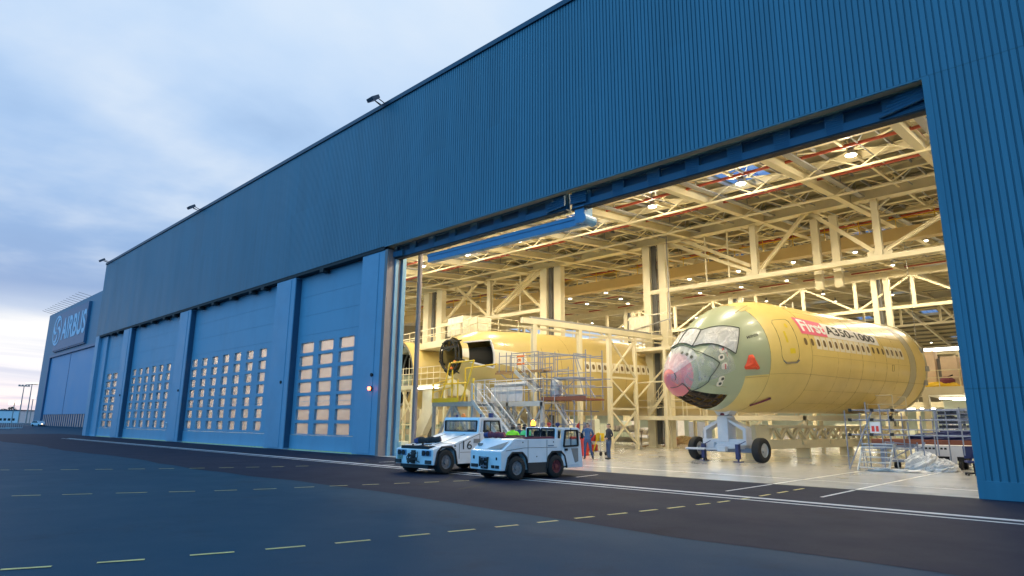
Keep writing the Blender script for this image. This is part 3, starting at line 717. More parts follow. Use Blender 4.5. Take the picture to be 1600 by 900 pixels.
# sensors, patches
m = MB(each=True)
for s, t in ((2.25,79),(2.35,92),(2.25,110),(2.2,117)): oval(m, NOSE, s, t, .16, 4.5, .02)
oval(m, NOSE, 2.45, 69, .22, 5, .02); m.build('sensor_patch', wsurr, A1)
m = MB(each=True)
for s, t in ((2.25,79),(2.3,110),(2.22,117),(2.42,64)): oval(m, NOSE, s, t, .08, 2.2, .03)
for s, t in ((.95,20),(1.0,36),(1.06,50)): oval(m, NOSE, s, t, .06, 4, .06)
m.build('sensor', tapem, A1)
m = MB(each=True); patch(NOSE, 2.36, 2.44, 90, 97, .035, 2, 4, m); patch(NOSE, 2.36, 2.5, 67, 71, .035, 2, 2, m); patch(NOSE, 2.55,2.57,74,81,.03,2,4,m); m.build('red_tag', redb, A1)
# orange cover bag
m = MB()
m.grid(lambda s, t: surf(NOSE, s, t, .10+.10*math.sin((s*23+t*1.7))*math.cos(t*.9+s*9)), [3.42+.09*i for i in range(9)], [88+1.9*j for j in range(9)])
bag = MB(); 
poly = [(3.62,86.5),(3.82,86.8),(3.9,91),(4.18,103),(4.05,104),(3.95,103),(3.45,102),(3.38,99),(3.48,95)]
cs = surf(NOSE, 3.75, 96, .2); vs = [surf(NOSE, a, b, .02) for a, b in poly]; md = [surf(NOSE, 3.75+(a-3.75)*.6, 96+(b-96)*.6, .16+.06*(i%2)) for i, (a, b) in enumerate(poly)]; n = len(poly)
bag.add(vs+md+[cs], [(i,(i+1)%n,n+(i+1)%n,n+i) for i in range(n)]+[(n+i,n+(i+1)%n,2*n) for i in range(n)])
bag.build('probe_cover', mat('red orange cloth', (.72,.07,.02), .6, var=.2), A1)
# door, seams
m = MB(); curve(NOSE, [(5.55,57),(5.5,93),(5.6,97),(5.8,99),(6.55,99),(6.72,97),(6.8,93),(6.85,57),(6.7,54),(5.7,54),(5.55,57)], .014, .004, m, 4); m.build('door_outline', doorseal, A1)
m = MB(); curve(NOSE, [(5.6,97.5),(5.8,100),(6.55,100),(6.75,97.5)], .05, .03, m, 3); m.build('door_sill', greymud, A1)
m = MB(); oval(m, NOSE, 6.4, 62, .10, 2.6, .015); patch(NOSE, 6.1,6.5,86,91,.012,2,2,m); patch(NOSE, 5.95,6.1,68,80,.012,2,2,m); m.build('door_marking', mat('lemon marking', (.72,.55,.03), .5), A1)
m = MB()
for s in (4.8, 7.95, 13.4, 16.4, 19.6, 20.5): curve(NOSE, [(s,a) for a in range(0,176,8)], .012, .004, m, 1)
curve(NOSE, [(4.8,110),(12,112),(21.9,112)], .012, .004, m, 10)
for a in (40,60,92,128,146): curve(NOSE, [(7.95,a),(19.5,a)], .007, .003, m, 12)
for s in (10.6,12,14.9,18.0): curve(NOSE, [(s,a) for a in range(0,176,8)], .007, .003, m, 1)
curve(NOSE, [(3.5,112),(4.8,112)], .012, .004, m); curve(NOSE, [(4.2,30),(5.4,24)], .02, .01, m); curve(NOSE, [(1.9,120),(2.64,123)], .012, .004, m)
curve(NOSE, [(17.1,93),(17.1,100),(17.35,100),(17.35,93),(17.1,93)], .02, .006, m, 2)
m.build('panel_seam', mat('seam tan', (.33,.23,.08), .6), A1)
m = MB(); patch(NOSE, 4.5, 5.3, 20, 32, .012, 3, 4, m); m.build('access_panel', chrom2, A1)
m = MB(); curve(NOSE, [(4.7,150),(5.6,138)], .07, .05, m, 4); m.build('drain_strap', maroon, A1)
# windows
ws = [7.51+.615*i for i in range(19)]
for i, s in enumerate(ws):
    if i not in (0, 1, 12, 13, 14):
        m = MB(); patch(NOSE, s-.26, s+.26, 71.8, 85.2, .012, 2, 4, m); m.build('window_mask', wsurr, A1)
    m = MB(); oval(m, NOSE, s, 78.8, .135, 3.7, .022); m.build('cabin_window', wglass, A1)
# banner
TB, TT = 70.3, 50.0
def bfn(u, v, d): 
    q = (u-7.4)/8.6; t0 = 70.6+q*1.4; t1 = 50.2+q*9.5
    return surf(NOSE, u, t0+(t1-t0)*v, .03+d)
m = MB(); m.grid(lambda u, v: bfn(u, v, -.012), frange(7.4,10.0,10), frange(0,1,10)); m.build('pink_banner', pink, A1, smooth=True)
m = MB(); m.grid(lambda u, v: bfn(u, v, -.012), frange(10.0,16.0,18), frange(0,1,10)); m.build('white_banner', paper, A1, smooth=True)
text_part('lettering', 'First', whitet, A1, lambda u, v, d: bfn(7.6+u, .14+v, .012), 2.3, .74, .03, 2)
text_part('lettering', 'A350-1000', blackt, A1, lambda u, v, d: bfn(10.1+u, .2+v, .012), 5.5, .64, .025, 2)
text_part('lettering', 'MSN59', tapem, A1, lambda u, v, d: surf(NOSE, 3.75+u, 68.5-v*3.2, .02), .62, 1, .02, 1)
# end frame, clamps, antennas
m = MB()
for a in range(0, 360, 6): m.bar(surf(NOSE,22.0,a,.01), surf(NOSE,22.0,a+6,.01), .08, .14)
m.build('end_frame', greyst, A1)
m = MB(each=True)
for a in (93, 110, -95, 70): p = surf(NOSE,22.05,a,.05); m.box(p.x-.09,p.x+.09,p.y-.2,p.y+.1,p.z-.16,p.z+.16)
m.build('end_clamp', greyc, A1, bevel=.03)
m = MB(); p = surf(NOSE, 11.2, 6); m.prism([(p.y,p.z),(p.y+.22,p.z),(p.y+.2,p.z+.42),(p.y+.12,p.z+.42)], p.x-.02, p.x+.02); m.build('blade_antenna', wsurr, A1)
m = MB(); m.grid(lambda s, t: surf(NOSE, s, t, -.12), frange(21.0,21.9,2), frange(0,360,36)); m.quad(*[Vector((x,21.9,z)) for x, z in ((-2.8,-2.8),(2.8,-2.8),(2.8,2.8),(-2.8,2.8))]); 
# ---- second aircraft
A2 = thing('aircraft_fuselage', 'yellow fuselage section with cut open nose and dark hoop frame behind the scaffolding', 'aircraft section', (-32.75,7.3,5.22), -ANG, rx=TIL)
ss2 = frange(0,6,15)+frange(7,14,8)[0:]+[16,20,26,32,38]
def reg2(s, th):
    if 1.0 < s < 2.8 and 52 < th < 104: return None
    if s < .9 : return None
    return 1 if s < 5.2 and 70 < th < 96 else 0
fuselage(A2, CUT, ss2, reg2, [chrom2, wsurr])
m = MB()
for s in (.4, .6):
    for a in range(0,360,8):
        m.bar(surf(CUT,s,a,-.08), surf(CUT,s,a+8,-.08), .07, .10)
for a in (40,105,150,200,250,320): m.bar(surf(CUT,.4,a), surf(CUT,.95,a), .07, .10)
for a in (-55,-20,20,55): m.bar(surf(CUT,.5,a,-.05), Vector((0,.5,1.25)), .05, .07)
m.bar(surf(CUT,.5,-62), surf(CUT,.5,62), .10, .14); m.build('nose_hoop', blackint, A2)
m = MB(); m.grid(lambda s, t: surf(CUT, s, t, -.75), frange(1.0,3.2,4), frange(45,112,6)); m.build('cockpit_interior', blackint, A2)
m = MB(); curve(CUT, [(1.0,50),(2.8,50),(2.8,104),(1.0,104)], .1, .01, m, 4); m.build('opening_frame', whitep, A2)
m = MB(each=True)
for a in (150,120): p = surf(CUT,.4,a,-.02); m.lathe([(.02,-.1),(.11,-.07),(.12,.04),(.04,.11)], (p.x,p.y,p.z), n=10)
m.build('orange_plug', orangep, A2, smooth=True)
for i in range(20):
    s = 10.45+.6*i; m = MB(); patch(CUT, s-.26, s+.26, 73.5, 87.5, .012, 2, 4, m); m.build('window_mask', wsurr, A2)
    m = MB(); oval(m, CUT, s, 80.8, .135, 3.7, .022); m.build('cabin_window', wglass, A2)
m = MB(); curve(CUT, [(6.6,58),(6.6,97),(6.8,100),(7.9,100),(8.05,97),(8.05,58)], .025, .01, m, 4)
for s in (9, 14.5, 20): curve(CUT, [(s,a) for a in range(0,176,8)], .012, .004, m, 1)
m.build('panel_seam', MATS['seam tan'], A2)
# ---- third section, open barrel end
A3 = thing('aircraft_fuselage', 'yellow fuselage barrel with dark open end, farthest left behind the door jamb', 'aircraft section', (-47.0,14.0,5.9), -ANG, rx=TIL)
fuselage(A3, FULL, frange(0,30,12), lambda s, t: 0, [chrom2])
m = MB(); m.grid(lambda s, t: surf(FULL, s, t, -.15), frange(.02,4,4), frange(0,360,48)); m.add([surf(FULL,4,a,-.15) for a in range(0,360,10)], [tuple(range(36))]); m.build('barrel_interior', blackint, A3)
m = MB()
for s in (.1,1.,2.): 
    for a in range(0,360,10): m.bar(surf(FULL,s,a,-.2), surf(FULL,s,a+10,-.2), .1, .14)
for z in (-.9,): m.box(-2.7,2.7,0.05,3.9,z-.1,z)
for k in range(9): x=-2.2+k*.55; m.box(x-.03,x+.03,.3,.36,-.8,.9+.5*math.sin(k*2))
m.build('barrel_frame', greyc, A3)
m = MB(); m.box(-1.9,-.4,.5,2,-.8,.1); m.box(.3,1.9,.4,2,-.8,-.2); m.build('fitting', greent, A3)

# ================================================================== TROLLEY AND SUPPORT BEAM (in the aircraft's own axes)
def axis_pt(s, x=0, z=0): 
    return Vector((-15.67+x*math.cos(ANG)+s*math.sin(ANG), 6.61-x*math.sin(ANG)+s*math.cos(ANG), z))
def wheel(parent, c, r, w, hubm=hub, name='wheel', n=26):
    m = MB(); m.lathe([(r*.57,-w*.4),(r*.58,-w/2),(r*.86,-w/2),(r*.97,-w*.38),(r,-w*.2),(r,w*.2),(r*.97,w*.38),(r*.86,w/2),(r*.58,w/2),(r*.57,w*.4)], c, 'x', n, caps=False)
    t = m.build(name, tyre, parent, smooth=True)
    m = MB(); m.lathe([(r*.59,-w*.44),(r*.55,-w*.30),(r*.22,-w*.26),(r*.2,-w*.46),(r*.02,-w*.47)], c, 'x', n, caps=False); m.lathe([(r*.59,w*.44),(r*.55,w*.30),(r*.22,w*.26),(r*.2,w*.46),(r*.02,w*.47)], c, 'x', n, caps=False)
    for k in range(8):
        a = k*math.pi/4; 
        for sg in (-1,1): q = Vector(c)+Vector((sg*w*.28, r*.38*math.cos(a), r*.38*math.sin(a))); m.tube(q, q+Vector((sg*.03,0,0)), .02, 5)
    m.build('rim', hubm, t, smooth=True); return t
T1 = thing('nose_trolley', 'white two wheeled trolley carrying the wrapped aircraft nose', 'trolley', axis_pt(4.55), -ANG)
m = MB(); 
m.box(-.30,.30,-.35,.35,.95,2.12); m.prism([(-1.22,.95),(-1.22,1.62),(-.30,2.05),(-.30,1.9),(-1.05,1.5),(-1.05,.95)], -.25, .25, 'y') ; m.prism([(1.22,.95),(1.05,.95),(1.05,1.5),(.30,1.9),(.30,2.05),(1.22,1.62)], -.25, .25, 'y')
m.box(-1.25,1.25,-.30,.30,.80,1.08); m.box(-1.05,1.05,-.45,.45,.62,.80); m.box(-.9,-.45,-.5,.5,.66,.92); m.box(.5,.95,-.5,.5,.66,.92)
m.build('frame', whitep, T1, bevel=.02)
m = MB(); m.lathe([(.42,2.12),(.42,2.2),(.26,2.24),(.3,2.36)], n=16); m.prism([(-.62,2.62),(.62,2.62),(.3,2.24),(-.3,2.24)], -.3, .3, 'y'); m.build('saddle', whitep, T1, bevel=.02)
m = MB(); m.lathe([(.31,2.21),(.33,2.3),(.31,2.35)], n=16); m.build('saddle_pad', maroon, T1)
m = MB(); m.box(-1.85,1.85,-.13,.13,.45,.66); m.tube((-1.95,0,.59),(1.95,0,.59),.08,8); m.build('axle', bsteel, T1, bevel=.01)
for x in (-1.83, 1.83): wheel(T1, (x,0,.59), .585, .42, alu)
for x, y in ((.98,-.62),(-.98,-.62)):
    m = MB(); m.box(x-.09,x+.09,y-.09,y+.09,.15,.85); m.tube((x,y,.05),(x,y,.3),.05,8); m.box(x-.2,x+.2,y-.14,y+.14,.011,.05); m.bar((x,y,.8),(x+.5,y-.1,1.0),.03); m.build('jack_leg', bluetarp, T1)
m = MB(); m.tube((-1.6,-1.25,.60),(.1,-.62,.60),.055,8); m.box(-.1,.35,-.75,-.5,.5,.72); m.build('tow_bar', whitep, T1)
m = MB(); m.lathe([(.09,-.03),(.09,.03)], (-.62,-1.0,.10), 'x', 12); m.bar((-.62,-1.0,.1),(-.62,-1.0,.6),.04); m.build('castor', dark, T1)
T2 = thing('support_beam', 'long cream lattice support beam lying under the front fuselage behind the trolley', 'lattice beam', axis_pt(6.2), -ANG)
m = MB(); L = 17.5
m.box(-.55,.55,0,1.3,.55,1.72); m.box(-.5,.5,1.3,L,.55,1.02); m.build('base_box', cream2, T2, bevel=.02)
m = MB(); 
for x in (-.45,.45): m.bar((x,1.3,1.70),(x,L,1.70),.14,.16)
m.build('top_chord', cream2, T2)
m = MB(); k = 0; y = 1.3
while y < L-.6:
    for x in (-.45,.45): m.bar((x,y,1.05),(x,y+.62,1.66),.10,.12); m.bar((x,y+.62,1.66),(x,y+1.24,1.05),.10,.12)
    m.bar((-.45,y+.62,1.66),(.45,y+.62,1.66),.08); y += 1.24
m.build('lattice', cream2, T2)
m = MB(each=True)
for y in (.5,5.5,10.5,15.5): m.box(-.4,.4,y-.06,y+.06,.011,.55)
for y in (4.5,7.5,12): m.box(.42,.6,y,y+.35,.75,.95)
m.build('foot', cream, T2)

# ================================================================== TUGS
def place(root_local, world, rz):
    c, s = math.cos(rz), math.sin(rz); x, y = root_local
    return Vector((world.x-(x*c-y*s), world.y-(x*s+y*c), 0))
def arch_poly(L, zb, top, wheels, r):
    """side outline: bottom edge with trapezoid wheel arches, then the top outline"""
    pts = [(0, zb)]
    for yc in wheels: pts += [(yc-r*1.22, zb), (yc-r*.95, zb+r*1.0), (yc-r*.55, zb+r*1.38), (yc+r*.55, zb+r*1.38), (yc+r*.95, zb+r*1.0), (yc+r*1.22, zb)]
    return pts+[(L, zb)]+top
# near tug
rz2 = -.10
t2 = thing('tow_tractor', 'low white tow tractor with lit orange beacon, nearer of the two', 'tow tractor', place((.76,.66), gr(807,750.6), rz2), rz2)
W = .78; L2 = 3.65
m = MB(); m.prism(arch_poly(L2, .30, [(L2,.42),(L2-.1,1.22),(2.3,1.27),(.95,1.26),(.55,1.25),(.10,.92),(0,.88)], (.66,2.38), .37), -W, W, 'x'); b2 = m.build('body', white, t2, bevel=.025)
m = MB()
for y in (.66, 2.38): m.box(-W+.22, W-.22, y-.55, y+.55, .2, .85)
m.box(-W+.05,W+.0,1.15,1.92,.22,.31); m.build('wheel_well', dark, t2)
m = MB(); m.box(-W-.012,W+.012,1.13,1.93,.20,.52); m.build('side_skirt', gskirt, t2, bevel=.01)
for x in (-W+.12, W-.10): wheel(t2, (x,.66,.37), .37, .24, hub); wheel(t2, (x,2.38,.37), .37, .24, hubr)
m = MB(each=True)
for sx in (-1,1):
    for yc in (.66,2.38):
        P = [(yc-.47,.31),(yc-.37,.69),(yc-.2,.84),(yc+.2,.84),(yc+.37,.69),(yc+.47,.31)]
        m.group(True)
        for a, b in zip(P, P[1:]): m.bar((sx*(W+.01),*a),(sx*(W+.01),*b),.05,.05)
        m.group(False)
m.build('arch_trim', dark, t2)
m = MB(); m.box(-.17,.15,-.05,.01,.34,.70); m.bar((0,-.2,.55),(0,.05,.55),.12,.1); m.tube((0,-.22,.42),(0,-.22,.72),.03,8); m.build('hitch_plate', dark, t2)
m = MB()
for z in (.42,.55,.68): m.box(-.16,.14,-.075,-.052,z-.012,z+.012)
m.box(-.02,.0,-.075,-.052,.35,.69); m.build('hitch_bars', bsteel, t2)
m = MB(); m.box(-.70,-.36,-.03,.0,.37,.47); m.box(.34,.48,-.03,0,.37,.46); m.box(.54,.70,-.03,0,.37,.46); m.box(-.62,-.55,-.02,0,.62,.72); m.box(.55,.6,-.02,0,.62,.7); m.build('lamp_cluster', dark, t2)
m = MB(); f = lambda x, y, z: Vector((x, y-.012, z+.018))
sl = lambda y: .92+(y-.10)/.45*.33
m.add([f(-.05,.12,sl(.12)), f(.66,.12,sl(.12)), f(.66,.44,sl(.44))], [(0,1,2)]); m.build('grey_patch', greymud, t2)
m = MB(); m.box(-.66,-.5,.2,.3,1.02,1.1); m.build('front_lamp', greymud, t2)
# cargo well rim and seats
m = MB(); m.box(-W+.1,W-.1,1.0,2.25,1.26,1.29); m.build('well_lining', dark, t2)
m = MB(each=True); m.box(-W,-W+.08,.98,2.3,1.26,1.34); m.box(W-.08,W,.98,2.3,1.255,1.32); m.build('well_rim', maroon, t2)
# cab
m = MB()
y0, y1, zr = 2.42, 3.55, 1.60
m.prism([(y0-.04,zr-.06),(y0,zr+.02),(y1-.15,zr+.02),(y1-.02,zr-.05)], -W+.02, W-.02, 'x')
for x in (-W+.06, W-.06): m.bar((x,y0,1.24),(x,y0+.02,zr),.09); m.bar((x,y1-.05,1.1),(x,y1-.12,zr),.09)
m.bar((0,y0,1.24),(0,y0+.02,zr),.06); m.box(-W+.05,W-.05,y0-.03,y0+.03,1.24,1.3); m.build('cab', white, t2, bevel=.015)
m = MB(); m.box(-W+.12,-.03,y0-.005,y0+.005,1.3,zr-.04); m.box(.03,W-.12,y0-.005,y0+.005,1.3,zr-.04); m.build('windscreen', cglass, t2)
m = MB()
for x0, x1 in ((-W+.1,-.04),(.04,W-.1)):
    for a, b in (((x0,1.3),(x1,1.3)),((x1,1.3),(x1,zr-.03)),((x1,zr-.03),(x0,zr-.03)),((x0,zr-.03),(x0,1.3))): m.bar((a[0],y0-.02,a[1]),(b[0],y0-.02,b[1]),.05)
m.build('windscreen_seal', dark, t2)
d = MB(); x = W+.012
dp = [(2.62,.36),(3.50,.40),(3.46,1.57),(2.62,1.57)]
d.prism([(2.62,.36),(3.50,.40),(3.48,1.0),(2.62,.98)], x-.03, x, 'x'); d.prism([(2.62,.98),(2.72,.98),(2.80,1.5),(2.62,1.5)], x-.03, x, 'x'); d.prism([(3.36,1.0),(3.48,1.0),(3.46,1.5),(3.34,1.5)], x-.03, x, 'x'); d.prism([(2.62,1.5),(3.46,1.5),(3.45,1.57),(2.62,1.57)], x-.03, x, 'x'); dd = d.build('cab_door', white, t2, bevel=.012)
m = MB(); P = [(2.70,1.00),(3.38,1.02),(3.36,1.52),(2.78,1.52)]
for a, b in zip(P, P[1:]+P[:1]): m.bar((x+.01,*a),(x+.01,*b),.055)
m.bar((x+.01,3.05,1.03),(x+.01,3.05,1.6),.02); m.build('window_seal', dark, dd)
m = MB(); m.prism([(2.73,1.03),(3.35,1.05),(3.33,1.49),(2.8,1.49)], x-.016, x-.010, 'x'); m.build('door_window', cglass, dd)
m = MB(); m.prism([(3.06,.93),(3.40,.93),(3.40,.5),(3.24,.46)], x+.002, x+.008, 'x'); m.build('kick_panel', greymud, dd)
m = MB(); m.box(x,x+.03,2.75,2.88,.86,.93); m.build('handle', dark, dd)
m = MB(); m.box(-.6,-.1,2.6,2.75,1.1,1.5); m.box(.1,.6,2.6,2.75,1.1,1.5); m.box(-.55,-.15,2.35,2.7,1.0,1.15); m.build('seat', dark, t2, bevel=.04)
m = MB(); m.box(-W+.2,W-.2,3.45,3.5,.5,1.1); m.build('rear_panel', dark, t2)
be = MB().lathe([(.07,1.62),(.07,1.67)], (-.5,2.5,0), n=12).build('beacon_base', dark, t2)
MB().lathe([(.075,1.67),(.085,1.75),(.06,1.84),(.01,1.86)], (-.5,2.5,0), n=14).build('beacon_lens', orangel, be, smooth=True)
for x, c in ((-.12,greymud),(.2,redb),(.62,bluetarp)):
    m = MB(); m.lathe([(.03,1.62),(.03,1.66),(.07,1.68),(.08,1.75),(.05,1.78)], (x,2.6,0), n=10); m.build('work_lamp', c, t2, smooth=True)
m = MB(); m.bar((W-.05,3.4,1.5),(W+.12,3.5,1.42),.025); m.box(W+.06,W+.16,3.48,3.52,1.25,1.42); m.build('mirror', dark, t2)
bl = bpy.data.lights.new('beacon_light', 'POINT'); bl.energy = 6; bl.color = (1,.45,.05); bl.shadow_soft_size = .08
bo = bpy.data.objects.new('beacon_light', bl); COL.objects.link(bo); bo.parent = t2; bo.location = (-.5,2.5,1.95)
# far tug, number 16
rz1 = .06
t1 = thing('tow_tractor', 'white pushback tractor marked 16 with closed cab, farther of the two', 'tow tractor', place((.96,.62), gr(696,741.3), rz1), rz1)
W = .97; L1 = 4.1
m = MB(); m.prism(arch_poly(L1, .32, [(L1,.5),(L1-.05,1.15),(3.5,1.2),(2.55,1.42),(2.2,1.38),(.95,1.02),(.42,.96),(.12,.88),(0,.84)], (.62,3.3), .42), -W, W, 'x'); m.build('body', white, t1, bevel=.03)
m = MB()
for y in (.62, 3.3): m.box(-W+.25, W-.25, y-.6, y+.6, .2, .95)
m.build('wheel_well', dark, t1)
for x in (-W+.14, W-.12):
    for y in (.62, 3.3): wheel(t1, (x,y,.42), .42, .30, hub)
m = MB(each=True)
for sx in (-1,1):
    P = [(.62-.52,.33),(.62-.42,.76),(.62-.23,.92),(.62+.23,.92),(.62+.42,.76),(.62+.52,.33)]
    m.group(True)
    for a, b in zip(P, P[1:]): m.bar((sx*(W+.01),*a),(sx*(W+.01),*b),.05,.05)
    m.group(False)
m.build('arch_trim', dark, t1)
for x0 in (-.86, .42):
    m = MB(); m.box(x0,x0+.46,-.03,.0,.62,.81); h = m.build('headlamp_panel', mat('lamp panel blue', (.12,.22,.36), .4), t1, bevel=.008)
    m = MB()
    for k in (.12,.33): m.lathe([(.085,-.06),(.085,-.03)], (x0+k,0,.715), 'y', 14)
    m.build('headlamp', dark, h)
m = MB(); m.box(-.86,-.6,-.025,0,.49,.61); m.build('number_plate', greent, t1)
text_part('lettering', '112', blackt, t1, lambda u, v, d: Vector((-.83+u, -.031, .505+v)), .2, .09, .01)
m = MB(); m.box(-.93,-.66,-.08,0,.36,.48); m.box(.62,.9,-.05,0,.36,.48); m.box(-.09,.08,-.06,0,.36,.80); m.box(-.16,.14,-.05,0,.50,.56); m.box(-.14,.12,-.05,0,.68,.73); m.bar((0,-.26,.44),(0,.02,.44),.14,.1); m.bar((0,-.22,.62),(0,.02,.62),.14,.08); m.tube((0,-.25,.36),(0,-.25,.7),.03,8); m.bar((-.25,-.1,.5),(.25,-.1,.5),.06); m.build('hitch', gskirt, t1)
m = MB(); m.bar((-.35,.02,.90),(.35,.5,1.0),.03); m.tube((.28,.14,.85),(.28,.14,1.04),.04,8); m.tube((-.25,.16,.85),(-.25,.16,1.0),.04,8); m.build('hood_fitting', dark, t1)
text_part('lettering', '16', blackt, t1, lambda u, v, d: Vector((W+.014, 1.42+u, .82+v)), .46, .30, .0)
m = MB(); m.box(W,W+.012,1.98,2.32,1.04,1.18); m.build('side_vent', greymud, t1)
m = MB(); m.box(W,W+.01,1.0,1.08,.92,.97); m.box(W,W+.01,1.02,1.05,.84,.88); m.build('side_mark', blackt, t1)
m = MB(); y0, y1, zr = 2.35, 3.45, 1.92
m.prism([(y0-.08,zr-.09),(y0-.02,zr+.03),(y1-.1,zr+.03),(y1+.04,zr-.06)], -W+.06, W-.03, 'x')
for x in (-W+.1, W-.07): m.bar((x,y0-.06,1.36),(x,y0,zr),.10); m.bar((x,y1+.18,1.2),(x,y1,zr),.09); m.bar((x,y0+.12,1.40),(x,y0+.14,zr),.07)
m.box(-W+.06,W-.03,y0-.12,y0-.02,1.36,1.42); m.build('cab', white, t1, bevel=.02)
m = MB(); m.box(-W+.16,W-.14,y0-.06,y0-.05,1.42,zr-.08); m.build('windscreen', cglass, t1)
m = MB()
for a, b in (((-W+.14,1.44),(W-.14,1.44)),((W-.14,1.44),(W-.14,zr-.1)),((W-.14,zr-.1),(-W+.14,zr-.1)),((-W+.14,zr-.1),(-W+.14,1.44))): m.bar((a[0],y0-.08,a[1]),(b[0],y0-.08,b[1]),.05)
m.build('windscreen_seal', dark, t1)
m = MB(); P = [(y0+.2,1.22),(y1+.1,1.14),(y1-.08,zr-.1),(y0+.22,zr-.1)]
for a, b in zip(P, P[1:]+P[:1]): m.bar((W-.02,*a),(W-.02,*b),.05)
m.bar((W-.02,2.9,1.2),(W-.02,2.9,zr-.1),.03); m.build('side_window_frame', dark, t1)
m = MB(); m.prism(P, W-.05, W-.045, 'x'); m.build('side_window', cglass, t1)
m = MB(); m.box(-.5,-.1,3.1,3.2,1.1,1.5); m.box(-.5,-.1,2.75,3.1,1.05,1.2); m.box(.25,.65,3.1,3.2,1.1,1.5); m.build('seat', gskirt, t1, bevel=.05)
MB().lathe([(.08,1.95),(.085,2.03),(.05,2.1),(.01,2.11)], (-.2,2.6,0), n=12).build('beacon_lens', orangep, t1, smooth=True)
m = MB(); m.tube((W-.15,2.5,1.93),(W-.15,2.5,2.08),.03,6); m.tube((-.55,2.6,1.93),(-.55,2.6,2.05),.05,8); m.tube((.6,3.3,1.93),(.6,3.3,2.12),.10,10); m.build('roof_fitting', bluetarp, t1)
# panel gaps, fillers, scuffs
m = MB(); W = .78
for P in ([(1.12,.55),(1.12,1.22)],[(1.95,.55),(1.95,1.22)],[(.2,.9),(.95,.98),(2.4,.98)]): 
    for a, b in zip(P, P[1:]): m.bar((W+.001,*a),(W+.001,*b),.012)
for y, z in ((.9,1.15),(2.25,1.15),(1.5,.7),(.3,.5)): m.box(W,W+.006,y-.02,y+.02,z-.02,z+.02)
m.build('panel_gap', gskirt, t2)
m = MB(); m.box(W,W+.005,2.0,2.26,1.02,1.05); m.box(W,W+.005,2.66,2.95,.70,.72); m.build('side_mark', signp, t2)
m = MB(); W = .97
for P in ([(1.25,.5),(1.25,1.02),(2.3,1.36)],[(2.3,.5),(2.3,1.36)],[(1.3,.72),(2.3,.72)]):
    for a, b in zip(P, P[1:]): m.bar((W+.001,*a),(W+.001,*b),.012)
for x in (-.5,.5): m.bar((x,.5,.985),(x,2.0,1.33),.012)
m.bar((-.9,.97,1.03),(.9,.97,1.03),.012); m.build('panel_gap', gskirt, t1)
m = MB(); m.path([(.2,-.03,.75),(.3,-.1,.6),(.22,-.08,.45),(.32,-.02,.4)], .015, 5); m.path([(-.2,-.03,.7),(-.3,-.09,.55),(-.2,-.05,.42)], .015, 5); m.build('hose', dark, t1)
m = MB(); m.path([(.2,-.03,.7),(.27,-.1,.55),(.2,-.06,.42)], .015, 5); m.build('hose', dark, t2)
# bundles lying on the tugs
def bundle(name, label, cat, p, q, r, mt, capm):
    t = thing(name, label, cat, p); q = Vector(q)-Vector(p)
    m = MB(); pts = [Vector((0,0,0)).lerp(q, i/7)+Vector((0,0,.02*math.sin(i*1.9))) for i in range(8)]
    for i, (a, b) in enumerate(zip(pts, pts[1:])): m.tube(a, b, r*(1+.16*math.sin(i*2.3)), 9, r*(1+.16*math.sin((i+1)*2.3)))
    m.build('roll', mt, t, smooth=True)
    m = MB(); d = q.normalized(); m.tube(-d*.16, -d*.001, r*.75, 10, r*1.1); m.build('end', capm, t, smooth=True)
def tl(root, x, y, z): return Matrix.LocRotScale(root.location, root.rotation_euler, None) @ Vector((x,y,z))
bundle('cable_bundle', 'black rolled bundle lying on the hood of the number 16 tractor', 'bundle', tl(t1,-.62,.75,1.10), tl(t1,.1,1.15,1.16), .11, dark, bluetarp)
bundle('coat_bundle', 'maroon rolled coat lying on the front of the nearer tractor', 'bundle', tl(t2,-.62,.62,1.36), tl(t2,-.1,.88,1.37), .095, maroon, bluetarp)
